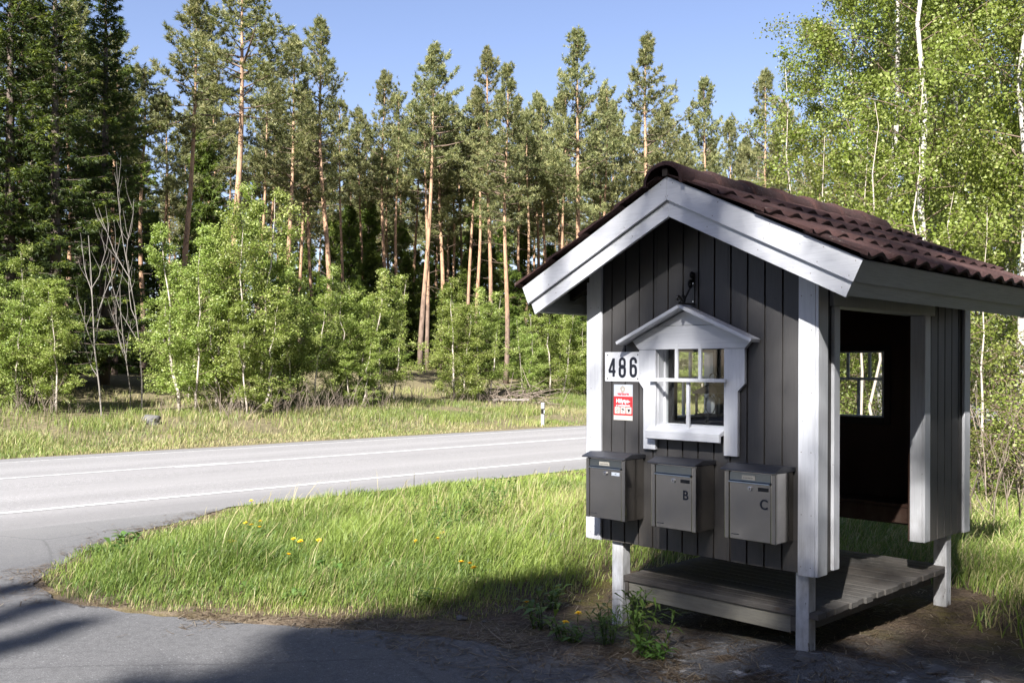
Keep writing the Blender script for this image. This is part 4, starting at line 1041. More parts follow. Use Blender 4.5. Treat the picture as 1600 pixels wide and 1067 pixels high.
for px, dp, yt, v in [(468, 47, 150, 4), (492, 46, 175, 2), (535, 49, 160, 4), (573, 52, 175, 2), (620, 50, 150, 4), (640, 53, 170, 2), (706, 53, 165, 4), (728, 51, 140, 2), (815, 52, 165, 2), (822, 50, 175, 4), (858, 53, 160, 2), (880, 51, 145, 4), (925, 54, 150, 2), (945, 52, 140, 4), (300, 46, 130, 2), (330, 49, 120, 4), (400, 47, 100, 2), (38, 33, -20, 4), (105, 36, 10, 2), (178, 39, 60, 4), (130, 45, 70, 2), (70, 44, 60, 4)]:
    plant('pine', v, px, dp, yt, label='slim pine with a long bare trunk, part of the crowded row behind the tallest pines', group='slim bare-trunked pines of the second row', fat=.85)
GB_ = 'pines deeper in the forest'; LBB = 'slender pine deeper in the forest, half hidden behind nearer trees'
for px, dp, yt in [(490, 54, 165), (420, 52, 130), (560, 58, 200), (632, 60, 195), (720, 58, 175), (812, 58, 190), (872, 60, 150), (950, 58, 160), (1048, 60, 155), (1140, 64, 190), (320, 50, 120), (250, 50, 150), (190, 48, 110), (345, 54, 180),
                   (400, 56, 190), (470, 60, 210), (540, 62, 235), (585, 64, 230), (610, 56, 240), (680, 64, 220), (752, 66, 210), (700, 55, 240), (830, 66, 220), (885, 70, 210), (925, 64, 200), (975, 66, 190), (1020, 70, 200), (1075, 70, 210), (1110, 72, 220), (1170, 70, 215)]:
    plant('pine', int(rng.integers(0, 6)), px, dp, yt + 6, label=LBB, group=GB_, fat=.95)
for k in range(74):
    px = -120 + k * 24.5 + rng.uniform(-14, 14); dp = rng.uniform(70, 105)
    plant('pine', int(rng.integers(0, 6)), px, dp, rng.uniform(215, 300), label=LBB, group=GB_, fat=1.05)
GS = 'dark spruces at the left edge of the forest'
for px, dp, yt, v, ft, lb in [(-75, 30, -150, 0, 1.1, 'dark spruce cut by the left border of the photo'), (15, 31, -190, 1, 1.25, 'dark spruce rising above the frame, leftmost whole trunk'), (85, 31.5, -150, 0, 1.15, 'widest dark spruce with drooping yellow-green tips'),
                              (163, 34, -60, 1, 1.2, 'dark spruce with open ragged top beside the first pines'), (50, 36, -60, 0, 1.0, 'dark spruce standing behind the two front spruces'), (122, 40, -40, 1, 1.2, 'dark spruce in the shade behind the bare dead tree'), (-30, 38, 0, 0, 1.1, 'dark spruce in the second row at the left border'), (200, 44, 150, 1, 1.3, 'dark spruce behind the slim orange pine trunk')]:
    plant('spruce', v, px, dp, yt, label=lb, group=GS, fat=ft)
GS2 = 'small spruces between the pine trunks'
for px, dp, yt in [(320, 46, 185), (575, 54, 300), (545, 52, 320), (625, 58, 340), (740, 60, 300), (705, 58, 350), (765, 62, 380), (820, 56, 360), (860, 58, 380), (905, 60, 400), (480, 50, 380), (420, 48, 400), (360, 48, 400), (240, 46, 330), (285, 46, 400), (650, 64, 390), (590, 60, 400), (1160, 62, 330), (1230, 60, 360), (520, 60, 330), (680, 66, 330), (785, 68, 340), (450, 62, 340), (150, 42, 300), (60, 42, 300), (0, 42, 330), (100, 40, 380), (200, 42, 400), (30, 36, 420), (930, 62, 350), (610, 49, 430), (635, 52, 400), (665, 54, 410), (700, 51, 440), (730, 53, 400), (805, 50, 420), (555, 46, 430), (500, 44, 430), (870, 52, 420), (900, 50, 430), (580, 51, 380), (760, 49, 470)]:
    plant('spruce', 2, px, dp, yt, label='small dark green spruce growing between the pine trunks', group=GS2, fat=1.15)
GY = 'young birches along the verge across the road'
for i, (px, dp, yt, v, ft, lb) in enumerate([
 (-45, 26, 430, 0, 1.2, 'young birch cut by the left border below the spruces'), (12, 26, 415, 1, 1.2, 'low young birch at the foot of the leftmost spruce'), (60, 27, 400, 0, 1.0, 'young birch left of the bare dead tree, taller of the pair'), (95, 26, 440, 2, 1.3, 'young birch right beside the bare dead tree'),
 (298, 28, 355, 2, 1.25, 'pale-stemmed young birch at the left side of the big clump'), (345, 30, 300, 0, 1.25, 'highest young birch in the middle of the big clump'), (390, 29, 305, 1, 1.25, 'young birch with bright leaves right of the clump middle'), (430, 30, 360, 0, 1.15, 'young birch at the right side of the big clump'),
 (405, 27.5, 470, 2, 1.3, 'low birch with visible white stems in front of the clump'), (465, 30, 440, 1, 1.1, 'half shaded young birch right of the big clump'),
 (548, 32, 425, 0, 1.2, 'bright young birch with a leaning pale stem'), (590, 33, 428, 1, 1.2, 'bright young birch at the left of the open rise'), (560, 31, 530, 2, 1.2, 'low birch in front of the bright pair'), (285, 32, 420, 0, 1.2, 'young birch behind the left of the big clump'),
 (715, 38, 445, 0, 1.25, 'young birch on the rise between two bare pine trunks'), (745, 39, 455, 1, 1.2, 'young birch just right of the middle one on the rise'),
 (825, 41, 500, 0, 1.1, 'young birch left of the shelter behind the road post'), (862, 42, 475, 1, 1.3, 'fresh green young birch right of the road post'), (900, 43, 480, 0, 1.3, 'young birch right beside the shelter corner trim'), (935, 43, 500, 1, 1.2, 'young birch hidden behind the shelter corner'),]):
    plant('young', v, px, dp, yt, label=lb, group=GY, fat=ft * .92)
for k in range(8):
    plant('young', k % 3, 968 + k * 27, 42 + (k % 3) * 2, 470 + (k * 37) % 40, label='young birch hidden behind the shelter, glimpsed through its front window', group='young birches behind the shelter across the road', fat=1.2)
for i, (px, dp, yt, lb, fk) in enumerate([(160, 26, 350, 'bare dead tree with many upright pale branches', 6), (222, 27.5, 340, 'bare dead tree with one pale main stem, right of its pair', 5), (205, 29, 430, 'small bare dead tree between the two taller ones', 4)]):
    a, b = at(px, dp); z = zg1(a, b); t = thing('dead_tree', (a, b, z), lb, 'tree', 'bare dead trees')
    bare(40 + i, (577 - yt) / 1475 * dp + CAM_Z - z, fk).build('trunk', M['deadwood'], t, smooth=True)
# tangles of bare stems at the forest foot
tws = {}
def twig_thing(v, a, b, s, label, group, mat='twig', fat=1.0, name='bare_shrub'):
    if v not in tws:
        o = twiggy(60 + v, 11 if v < 2 else 8, 1.6, .6, .008 if v < 2 else .006).build('bare_shrub', M[mat], None, smooth=True); tws[v] = o
    else: o = tws[v].copy(); COL.objects.link(o)
    o.name = name; o.location = (a, b, zg1(a, b)); o.scale = (s * fat, s * fat, s); o.rotation_euler.z = rng.uniform(0, 6.28)
    for k in ('label', 'category', 'group'):
        if k in o: del o[k]
    return tag(o, label, 'shrub', group)
for px, dp in [(440, 28), (465, 28.5), (490, 28.5), (505, 29), (520, 29.5), (540, 30), (560, 30.5), (600, 31), (420, 27.5), (380, 27), (345, 27), (260, 27), (120, 26), (75, 25.5), (40, 25.5), (15, 25), (640, 34), (740, 36), (770, 37), (700, 35)]:
    a, b = at(px, dp); twig_thing(int(rng.integers(0, 2)), a, b, rng.uniform(.35, .85), 'leafless tangle of grey stems at the foot of the young birches', 'bare stems along the forest foot', fat=1.3)
for k in range(34):
    a, b = -17.9 - 6.5 * rng.uniform(0, 1) ** .8, rng.uniform(-2, 26); twig_thing(2, a, b, rng.uniform(.16, .34), 'low brown twiggy tuft on the grassy bank across the road', 'low twiggy tufts on the bank', fat=2.2)
a, b = at(803, 39); z = zg1(a, b)
bp_ = thing('brush_pile', (a, b, z), 'heap of cut dead branches on the rise left of the road post', 'brush pile')
mbp = MB(); r_ = np.random.default_rng(9)
for k in range(120):
    p = np.array([r_.normal(0, .8), r_.normal(0, .7), abs(r_.normal(.15, .28))]); az = r_.uniform(0, 6.28); el = r_.normal(.1, .45); d = (math.cos(az) * math.cos(el), math.sin(az) * math.cos(el), math.sin(el))
    P = curve_pts(p, d, r_.uniform(.6, 1.8), (0, 0, -.3), r_, 3, .12); P = [np.array([q[0], q[1], max(q[2], .01)]) for q in P]; mbp.tube(P, [.02, .016, .012, .006], 4, False)
mbp.build('branches', M['twig'], bp_, smooth=True)
mbp = MB()
for k in range(7): mbp.tube([(r_.normal(0, .6), -0.5 + r_.normal(0, .2), .10), (r_.normal(0, .9), -.6, .16)], [.05, .04], 7)
mbp.build('cut_logs', M['deadwood'], bp_, smooth=True)
LAST = [None]
def boulder(px, dp, s, label, seed):
    a, b = at(px, dp); bm = bmesh.new(); bmesh.ops.create_icosphere(bm, subdivisions=4, radius=1); r = random.Random(seed)
    dirs = [Vector((r.gauss(0, 1), r.gauss(0, 1), r.gauss(0, 1))).normalized() for _ in range(14)]
    for v in bm.verts:
        d = v.co.normalized(); k = 1.0
        for q in dirs:
            e = d.dot(q)
            if e > .72: k -= (e - .72) * .9
        v.co = d * max(.6, k + .02 * math.sin(d.x * 17 + d.y * 13)) ; v.co.x *= s[0]; v.co.y *= s[1]; v.co.z *= s[2]
    me = bpy.data.meshes.new('boulder'); bm.to_mesh(me); bm.free(); me.materials.append(M['stone']); o = bpy.data.objects.new('boulder', me); COL.objects.link(o)
    o.location = (a, b, zg1(a, b) + s[2] * .45); tag(o, label, 'rock'); LAST[0] = o
boulder(238, 25.2, (.30, .28, .20), 'rounded grey boulder in the grass below the big birch clump', 3)
boulder(868, 9.6, (.10, .08, .05), 'small stone in the moss left of the shelter post', 8)

for k in range(16):
    a, b = rng.uniform(-2.6, 2.2), rng.uniform(-1.0, .2); s_ = rng.uniform(.025, .07)
    if in_poly(np.array([a]), np.array([b]), SIDE_POLY)[0]: continue
    boulder(0, 0, (s_, s_ * .8, s_ * .5), 'small grey stone on the bare ground in front of the shelter', 20 + k);
    st_ = LAST[0]
    st_.name = 'small_stone'; st_.location = (a, b, zg1(a, b) + s_ * .2); st_.rotation_euler.z = rng.uniform(0, 6); st_['group'] = 'small stones in front of the shelter'

# roadside marker post
a, b = at(849, 29.3); z = zg1(a, b); t = thing('marker_post', (a, b, z), 'white plastic roadside post with a black band on the far verge', 'marker post')
def tri(mb, z0, z1, dz=0.0, g=0.0): mb.prism([(a - .055 - g, b - .04 - g), (a + .055 + g, b - .04 - g), (a + .02 + g, b + .045 + g), (a - .02 - g, b + .045 + g)], 'z', z + z0, z + z1)
m = MB(); tri(m, -.2, .36); tri(m, .5405, .72); m.build('post_body', M['post_white'], t, (a, b, z), .006)
m = MB(); tri(m, .3605, .54); bb = m.build('black_band', M['post_black'], t, (a, b, z), .004)
m = MB(); m.box(a + .0555, a + .060, b - .03, b + .0, z + .39, z + .50); m.build('reflector', M['post_white'], bb, (a, b, z))

# ------------------------------------------------------------------ birches and bushes behind the shelter
GR = 'birches on the right behind the shelter'
for px, dp, h, v, ft, lb in [(1392, 15.5, 13, 0, 1.0, 'big birch whose white trunk shows above the roof, middle of the three'), (1452, 14, 12.5, 1, 1.05, 'big birch with forked white trunk right behind the shelter side wall'), (1596, 13.5, 13, 0, .85, 'big birch with the thickest trunk at the right border'),
                             (1335, 19, 11.5, 2, 1.1, 'birch at the left edge of the right-hand group, against the sky'), (1510, 17, 12.5, 1, 1.05, 'birch deeper behind, between the forked and the thickest trunk'), (1660, 15, 13, 2, 1.15, 'birch beyond the right border with branches reaching in'),
                             (1285, 21, 9.6, 2, 1.15, 'smaller birch whose crown stands beside the lone pine'), (1450, 21, 12, 0, 1.1, 'birch in the second row behind the middle trunk'), (1570, 20, 13, 1, 1.1, 'birch in the second row near the right border'), (1390, 24, 11, 1, 1.1, 'birch in the third row above the roof tiles'), (1500, 26, 12, 2, 1.2, 'birch farthest back in the right-hand group')]:
    plant('birch', v, px, dp, h=h, label=lb, group=GR, fat=ft)
GRs = 'thin saplings behind the shelter'
for i, (px, dp, yt, lb) in enumerate([(1234, 13, 90, 'thin pale sapling nearest to the lone pine'), (1277, 13.5, 200, 'short thin sapling above the roof ridge end'), (1340, 12.5, 190, 'thin bent sapling above the middle of the ridge'), (1372, 12, 120, 'straight pale sapling left of the middle birch trunk'), (1425, 11.5, 110, 'straightest pale sapling between the two birch trunks'), (1480, 12, 300, 'thin sapling low over the tiles'), (1530, 12.5, 320, 'slender sapling above the eave near the right border')]):
    plant('sapling', 0 if i % 2 else 1, px, dp, yt, label=lb, group=GRs, fat=1.0)
GT = 'leafy shrubs under the birches'
for px, dp, h in [(1575, 11.5, 1.3), (1640, 11, 2.2), (1555, 14.5, 2.6), (1440, 16, 3.0), (1380, 16, 3.0), (1330, 17, 2.6), (1360, 14, 1.8), (1650, 13, 3.0), (1500, 18, 3.4), (1600, 18.5, 3.6), (1310, 20, 2.6)]:
    plant('thicket', int(px) % 2, px, dp, h=h, label='leafy green shrub in the undergrowth beneath the birches', cat='shrub', group=GT)
for i, (px, dp) in enumerate([(1518, 10.2), (1545, 10.6), (1580, 10.2), (1600, 11), (1535, 12.4), (1572, 12.6)]):
    a, b = at(px, dp); twig_thing(2, a, b, rng.uniform(.7, 1.2), 'clump of bare reddish-brown stems under the right-hand birches', 'bare stems under the right-hand birches', mat='limb', fat=1.25)
for k in range(14):
    plant('pine', int(rng.integers(0, 6)), 1230 + k * 40, rng.uniform(58, 90), rng.uniform(150, 300), label=LBB, group=GB_)
for k in range(12):
    plant('young', int(rng.integers(0, 3)), 1250 + k * 36, rng.uniform(42, 50), h=rng.uniform(3.5, 6), label='young birch far behind the shelter, glimpsed between trunks', group='young birches far behind the shelter', fat=1.4)

# ------------------------------------------------------------------ trees behind the viewpoint (they throw the shade in the foreground)
def ls(l, s):
    X = l * 0.9262 + s * 0.3770; Y = -l * 0.3770 + s * 0.9262
    return (CAM_A + X * 0.6959 + Y * -0.7181, CAM_B + X * 0.7181 + Y * 0.6959)
GSH = 'trees standing behind the viewpoint'
LSH = 'tree outside the picture behind the viewpoint, shading the foreground'
def shade(kind, v, l, s, k_top, fat=1.0):
    l -= 0.3; h = k_top + 0.28 - s * 0.824
    plant(kind, v, 0, 0, h=h, label=LSH, group=GSH, fat=fat, ab=ls(l, s))
for v, l, s, k, ft in [(0, -2.35, -13, 5.3, .85), (0, -1.5, -14.5, 4.6, .9), (0, -.2, -13.5, 4.5, .9), (0, 1.6, -14.5, 5.9, .9), (0, 2.9, -13, 8.6, 1.0), (0, 3.7, -18, 9.0, 1.1), (0, 4.4, -15, 8.0, 1.1), (0, -1.9, -18, 4.4, 1.0), (0, .5, -18, 4.4, 1.0), (0, 6.5, -16, 8.5, 1.1),
                       (1, -1.2, -17, 9.3, .8), (1, .7, -19, 9.4, .8), (2, -.4, -21, 8.2, .6), (0, 4.0, -14, 13.0, 1.0), (0, 6.0, -16, 14, 1.0)]:
    shade('shade', v, l, s, k, ft)
for l, s, k in [(-6.07, -16, 4.38), (-5.45, -19, 4.09), (-4.78, -17, 3.77), (-6.9, -20, 4.2)]: shade('spruce', 1, l, s, k, .7)

for k_ in range(20):
    l = -32 + k_ * 1.45 + rng.uniform(-.5, .5); shade('spruce' if k_ % 3 else 'shade', 1 if k_ % 3 else 0, l, rng.uniform(-31, -24), rng.uniform(1.8, 2.6), 1.1)
for k_ in range(11):
    l = -3 + k_ * 2.3 + rng.uniform(-.6, .6); shade('spruce' if k_ % 3 else 'shade', 0 if k_ % 3 else 0, l, rng.uniform(-27, -21), rng.uniform(3.5, 4.6) + max(0, l - 2) * .4, 1.2)
for l, s_, kt in [(7.0, 0.5, 13), (7.2, 4.5, 18), (7.0, 8.5, 20), (8.8, -3, 13), (9, 6.5, 20), (9.5, 11, 24), (8.5, -7, 10), (6.5, -8, 8.5)]: shade('spruce', 0, l, s_, kt, 1.3)
for l, s_, kt in [(6.8, 6, 17), (7.8, 10.5, 20), (8.2, 2, 16), (9.5, -9, 11), (11.5, -5, 14), (11, -1, 17), (13, 2.5, 20), (14.5, 6, 22), (13.5, -12, 12), (17, -2, 18), (18, 4, 22)]: shade('spruce' if s_ > -6 and l > 12 else 'shade', 0, l, s_, kt, 1.2)
# ------------------------------------------------------------------ grass, weeds, flowers, litter
def blades(name, pts, h, w, rnd, dry, mat, label, lean=(0.25, 0.1), loc_seed=1, curl=0.35):
    r = np.random.default_rng(loc_seed); n = len(pts); z = zg(pts[:, 0], pts[:, 1])
    base = np.stack([pts[:, 0], pts[:, 1], z - 0.01], 1); az = r.uniform(0, 6.28, n)
    side = np.stack([np.cos(az), np.sin(az), np.zeros(n)], 1) * (w[:, None] * .5)
    L = np.stack([lean[0] + r.normal(0, curl, n), lean[1] + r.normal(0, curl, n), np.zeros(n)], 1) * h[:, None]
    up = np.array([0, 0, 1.0])[None] * h[:, None]
    mid = base + up * .55 + L * .28; q = base + up * .85 + L * .62; tip = base + up * r.uniform(.85, 1.02, n)[:, None] + L * 1.0
    V = np.stack([base - side, base + side, mid - side * .85, mid + side * .85, q - side * .5, q + side * .5, tip], 1).reshape(-1, 3)
    i = np.arange(n)[:, None] * 7
    F4 = np.concatenate([i + np.array([[0, 1, 3, 2]]), i + np.array([[2, 3, 5, 4]])]); F3 = i + np.array([[4, 5, 6]])
    o = np_mesh(name, V, [F4, F3], mat, attrs={'rnd': np.repeat(rnd, 7), 'dry': np.repeat(dry, 7)})
    return tag(o, label, 'grass', kind='stuff')
r = np.random.default_rng(77)
MEADOW = [(-7.97, .21), (-7.26, -.98), (-6.66, -1.65), (-6.10, -2.14), (-5.70, -2.35), (-5.32, -2.45), (-4.65, -2.49), (-3.98, -2.26), (-3.5, -1.88), (-2.95, -1.5), (-2.5, -1.1), (-2.15, -.6), (-1.95, .4), (-1.9, 2.4), (-.4, 2.6), (2.5, 1.5), (4, 3), (4, 40), (-8.35, 40), (-8.35, 1.0)]
n = 1700000
a_ = r.uniform(-8.6, 4, n); b_ = r.uniform(-2.6, 1, n) ; far_ = r.uniform(0, 1, n) < .62; b_ = np.where(far_, r.uniform(1, 40, n), b_)
dcam = np.hypot(a_ - CAM_A, b_ - CAM_B)
keep = in_poly(a_, b_, MEADOW) & (r.uniform(0, 1, n) < np.clip((7.0 / dcam) ** 1.1, .02, 1) * np.where(far_, .95, .34))
dB = poly_dist(a_, b_, MEADOW[:15], False); dR = -8.35 - a_
thin = np.clip(np.minimum(dB / .4, 1), .40, 1) * np.clip(.15 + 1.35 * vnoise(a_, b_, .5, 31), .05, 1)
shedz = np.clip((np.hypot(a_ + 1.2, (b_ - .6)) - .5) / 1.7, .10, 1)
keep &= (r.uniform(0, 1, n) < thin * shedz)
P = np.stack([a_, b_], 1)[keep]; dB = dB[keep]; dc = dcam[keep]
clump = vnoise(P[:, 0], P[:, 1], .6, 32); cl2 = vnoise(P[:, 0], P[:, 1], 1.6, 33)
h = (0.07 + 0.23 * np.clip(dB / 1.2, 0, 1)) * np.clip(.30 + (P[:, 0] - ROAD_N) / 2.6, .30, 1) * np.clip(1.05 - (P[:, 1] - 2) / 9, .6, 1) * (0.40 + 1.0 * clump) * r.uniform(.55, 1.15, len(P)) * np.clip(np.hypot(P[:, 0] + 1.2, P[:, 1] - .6) / 2.2, .45, 1)
tall = r.uniform(0, 1, len(P)) < .005; h = np.where(tall, np.clip(h * 1.9, .1, .55), h) * (1 + .45 * np.clip(1.2 - np.hypot((P[:, 0] + 4.2) / 2.2, (P[:, 1] - 3.6) / 2.6), 0, 1))
dryz = np.clip(1.25 - np.hypot((P[:, 0] + 4.2) / 2.2, (P[:, 1] - 4.2) / 3.2), 0, 1) * .75 + np.clip((P[:, 0] + 2.5) / 3, 0, .5) + .5 * np.clip(1 - dB / .45, 0, 1)
dry = np.clip((r.uniform(0, 1, len(P)) < .04 + .16 * np.clip(cl2 * 2 - .9, 0, 1) + .6 * dryz * (.4 + cl2)) * r.uniform(.6, 1, len(P)) + .12 * r.uniform(0, 1, len(P)), 0, 1)
dry = np.where(tall, .9, dry); rnd = np.clip(-.05 + .95 * vnoise(P[:, 0], P[:, 1], .8, 36) + r.normal(0, .24, len(P)), 0, 1)
wid = (0.0036 + .0028 * r.uniform(0, 1, len(P))) * np.clip(dc / 7, 1, 4)
blades('meadow_grass', P, h, wid, rnd, dry, M['grass'], 'tall fresh grass on the verge between the side road and the main road', (.22, .20), 5)
print('grass blades', len(P))
# far verge
n = 420000; a_ = r.uniform(-31, -17.2, n); b_ = r.uniform(-14, 48, n)
keep = r.uniform(0, 1, n) < np.clip(1.15 - (-17.2 - a_) / 12, .10, 1) * np.clip(-.38 + 1.8 * vnoise(a_, b_, 1.5, 41), .05, 1)
P = np.stack([a_, b_], 1)[keep]; s_ = ROAD_F - P[:, 0]; cl = vnoise(P[:, 0], P[:, 1], 1.5, 42); c3 = vnoise(P[:, 0], P[:, 1], 3.5, 43)
h = (.07 + .17 * np.clip(s_ / 3, 0, 1)) * (.4 + 1.0 * cl) * r.uniform(.6, 1.3, len(P))
dry = np.where(r.uniform(0, 1, len(P)) < np.clip(.34 + 1.3 * (c3 - .40) + .35 * np.clip(1 - s_ / .8, 0, 1), 0.05, .8), r.uniform(.6, 1, len(P)), .15)
blades('verge_grass', P, h, .010 + .010 * r.uniform(0, 1, len(P)), np.clip(.0 + .60 * cl + r.normal(0, .2, len(P)), 0, 1), dry, M['grass'], 'patchy green and straw-coloured grass on the bank across the road', (.1, .1), 6)
# grass right of the shelter
n = 60000; a_ = r.uniform(-2, 6, n); b_ = r.uniform(.3, 12, n)
dS = np.hypot(a_ - .9, b_ - 3.6)
keep = ((a_ > .25) | (b_ > 2.5)) & (b_ > 1.3 - .55 * a_ + .5 * vnoise(a_, b_, .5, 53)) & (r.uniform(0, 1, n) < np.clip(1.3 - dS / 6.0, .15, .8) * np.clip(.2 + 1.2 * vnoise(a_, b_, .7, 51), 0, 1))
P = np.stack([a_, b_], 1)[keep]; cl = vnoise(P[:, 0], P[:, 1], .9, 52)
h = .10 + .26 * cl * r.uniform(.5, 1.2, len(P)) * np.clip((P[:, 1] - 1.0 + .6 * P[:, 0]) / 2, .3, 1)
blades('undergrowth_grass', P, h, .006 + .005 * r.uniform(0, 1, len(P)), np.clip(.3 * cl + r.uniform(0, .5, len(P)), 0, 1), (r.uniform(0, 1, len(P)) < .35) * .85, M['grass'], 'thin shaded grass mixed with dry stalks right of the shelter', (.05, .1), 7, .5)
# needles, straw and small debris lying on the ground
n = 12000; i = r.integers(0, len(EDGE) - 1, n); i = np.minimum(i, 19); t = r.uniform(0, 1, n); E_ = np.array(EDGE)
p = E_[i] + (E_[i + 1] - E_[i]) * t[:, None]; d = E_[i + 1] - E_[i]; nn = np.stack([d[:, 1], -d[:, 0]], 1); nn = nn / np.linalg.norm(nn, axis=1, keepdims=True)
p = p - nn * (r.normal(.16, .22, n))[:, None]
m = (vnoise(p[:, 0], p[:, 1], .4, 61) > .35); p = p[m]
e = np.stack([r.uniform(-3.2, 2.5, 9000), r.uniform(-1.6, 2.5, 9000)], 1); p = np.concatenate([p, e]); n = len(p)
z = np.where(in_poly(p[:, 0], p[:, 1], SIDE_POLY), plane(np.minimum(p[:, 0], 3.0)) + .006, zg(p[:, 0], p[:, 1])) + r.uniform(.002, .012, n)
az = r.uniform(0, 6.28, n); dr = np.stack([np.cos(az), np.sin(az), r.normal(0, .12, n)], 1); l = r.uniform(.015, .05, n)[:, None] * np.where(r.uniform(0, 1, n) < .07, 2.6, 1)[:, None]
sd = np.stack([-np.sin(az), np.cos(az), np.zeros(n)], 1) * (.0016 + .003 * r.uniform(0, 1, n) ** 3)[:, None]; c = np.stack([p[:, 0], p[:, 1], z], 1)
V = np.stack([c - dr * l - sd, c - dr * l + sd, c + dr * l + sd, c + dr * l - sd], 1).reshape(-1, 3)
tag(np_mesh('needle_litter', V, np.arange(n * 4).reshape(-1, 4), M['litter'], attrs={'rnd': np.repeat(r.uniform(0, 1, n), 4), 'dry': np.repeat((r.uniform(0, 1, n) < .2) * .8, 4)}), 'brown needles and dry straw along the asphalt edge', 'litter', kind='stuff')

# broad-leaved weeds
def weed(seed, stems, h, leaf, narrow=.16, per=14, sp=.12):
    r = np.random.default_rng(seed); V = []; Fq = []; T = MB()
    for s in range(stems):
        a0 = r.uniform(0, 6.28); ln = r.uniform(.1, .5); P = curve_pts((math.cos(a0) * sp * r.uniform(.1, 1), math.sin(a0) * sp * r.uniform(.1, 1), -.02), (math.cos(a0) * ln, math.sin(a0) * ln, 1), h * r.uniform(.6, 1.1), (0, 0, 0), r, 4, .05)
        T.tube(P, [.004, .0035, .003, .0025, .002], 5, False)
        for k in range(per):
            f = (k + .5) / per * 3.99; i = int(f); q = P[i] + (P[i + 1] - P[i]) * (f - i); az = k * 2.4 + r.normal(0, .3); el = r.uniform(.1, .9); L = leaf * r.uniform(.6, 1.1) * (.6 + .5 * f / 4)
            d = np.array([math.cos(az) * math.cos(el), math.sin(az) * math.cos(el), math.sin(el)]); sd = np.array([-math.sin(az), math.cos(az), 0]) * L * narrow * .5
            c1 = q + d * L * .45; tip = q + d * L * .9 + np.array([0, 0, -.28 * L]); b0 = len(V)
            V += [q - sd * .2, q + sd * .2, c1 + sd, c1 - sd, tip]; Fq += [(b0, b0 + 1, b0 + 2, b0 + 3), (b0 + 3, b0 + 2, b0 + 4)]
    return T, V, Fq
wprot = {}
def weed_thing(kind, a, b, s, label, name, group=None):
    if kind not in wprot:
        T, V, Fq = weed(*{'tall': (11, 12, .33, .19, .10, 18, .13), 'low': (12, 10, .13, .13, .30, 7, .08), 'willow': (13, 9, .42, .06, .55, 22, .22), 'dock': (14, 7, .20, .15, .28, 6, .05)}[kind])
        o = bpy.data.objects.new(name, None); COL.objects.link(o); T.build('stem', M['weed_leaf'], o, smooth=True); lm = MB(); lm.add(V, Fq); l_ = lm.build('leaves', M['weed_leaf'], o)
        at_ = l_.data.attributes.new('rnd', 'FLOAT', 'POINT'); at_.data.foreach_set('value', np.repeat(np.random.default_rng(5).uniform(.2, 1, len(V) // 5), 5).astype(np.float32)); wprot[kind] = o
    else: o = copy_tree(wprot[kind])
    o.name = name; o.location = (a, b, zg1(a, b)); o.scale = (s, s, s); o.rotation_euler.z = rng.uniform(0, 6.28)
    for k in ('label', 'category', 'group'):
        if k in o: del o[k]
    return tag(o, label, 'plant', group)
weed_thing('tall', -.93, -.38, 1.0, 'tallest leafy green weed in front of the deck riser', 'willowherb_plant')
weed_thing('tall', -1.18, -.45, .72, 'smaller leafy weed touching the tall one in front of the deck', 'willowherb_plant')
weed_thing('dock', -1.75, -.45, 1.1, 'low leafy weed clump left of the front left post', 'dock_plant')
weed_thing('low', -1.35, -.62, 1.0, 'spreading low weed at the asphalt edge below the left post', 'dock_plant')
weed_thing('low', -.75, -.55, .9, 'spreading low weed right of the tall leafy weed', 'dock_plant')
weed_thing('dock', -2.1, .0, .9, 'small weed on the moss between grass and shelter', 'dock_plant')
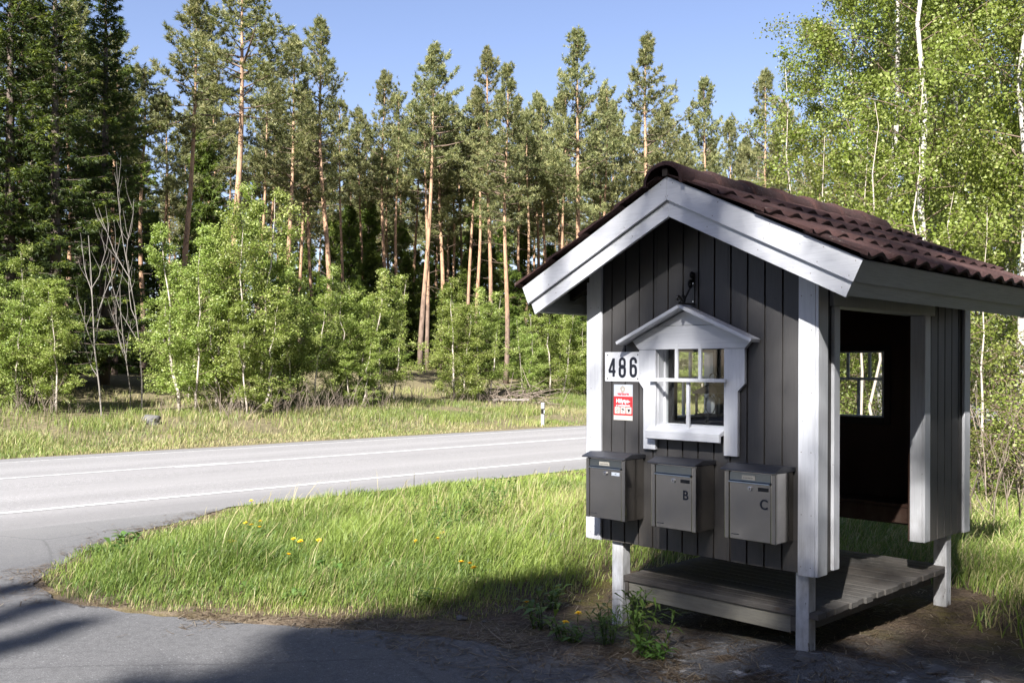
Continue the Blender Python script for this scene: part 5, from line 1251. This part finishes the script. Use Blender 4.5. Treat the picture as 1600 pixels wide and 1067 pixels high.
for px, dp, s in [(650, 9.6, 1.0), (672, 9.3, .9), (700, 9.8, 1.1), (722, 9.5, .9), (745, 10.6, 1.1), (765, 11.2, 1.2), (690, 9.0, .8), (640, 9.1, .7)]:
    a, b = at(px, dp); weed_thing('willow', a, b, s, 'small bright willow seedling bush in the tall grass left of the mailboxes', 'willow_seedling', 'willow seedlings in the grass')
for k in range(26):
    px = rng.uniform(110, 800); D = rng.uniform(6.9, 9.5); a, b = at(px, D)
    if in_poly(np.array([a]), np.array([b]), MEADOW)[0]: weed_thing('low' if k % 2 else 'dock', a, b, rng.uniform(.6, 1.1), 'broad-leaved weed half sunk in the grass of the verge', 'verge_weed', 'broad-leaved weeds in the verge grass')
# dandelions
dp_ = None
for px, py in [(722, 893), (729, 897), (745, 902), (905, 942), (883, 960), (822, 931), (386, 823), (395, 828), (405, 832), (412, 820), (475, 855), (653, 858), (683, 853), (692, 843), (500, 852), (462, 853), (363, 858), (368, 862), (444, 877), (395, 783)]:
    D = 1475 * (CAM_Z + .05) / (py - 577); a, b = at(px, D); z = zg1(a, b); hz = .18 if a < -2.2 else .08
    if dp_ is None:
        o = bpy.data.objects.new('dandelion', None); COL.objects.link(o)
        m = MB(); m.tube([(0, 0, 0), (.005, .004, .5), (0, 0, 1)], [.003, .0026, .0022], 5); m.build('stem', M['weed_leaf'], o)
        m = MB(); rr = np.random.default_rng(2)
        for k in range(46):
            t = rr.uniform(0, 6.28); e = rr.uniform(.05, 1.3); L = .027; d = Vector((math.cos(t) * math.cos(e), math.sin(t) * math.cos(e), math.sin(e) * .6)); s = Vector((-math.sin(t), math.cos(t), 0)) * .004; c = Vector((0, 0, 1.0))
            m.add([c - s * .4, c + s * .4, c + d * L + s, c + d * L - s], [(0, 1, 2, 3)])
        m.build('flower_head', M['yellow'], o); dp_ = o
    else: o = copy_tree(dp_)
    o.location = (a, b, z)
    st = [x for x in bpy.data.objects if x.parent == o]
    for ch in st:
        if ch.name.startswith('stem'): ch.scale = (1, 1, hz)
        else: ch.location = (0, 0, hz - 1.0)
    o.rotation_euler = (rng.normal(0, .12), rng.normal(0, .12), rng.uniform(0, 6))
    tag(o, 'yellow dandelion flower on a thin stem in the grass verge', 'flower', 'dandelions in the verge')
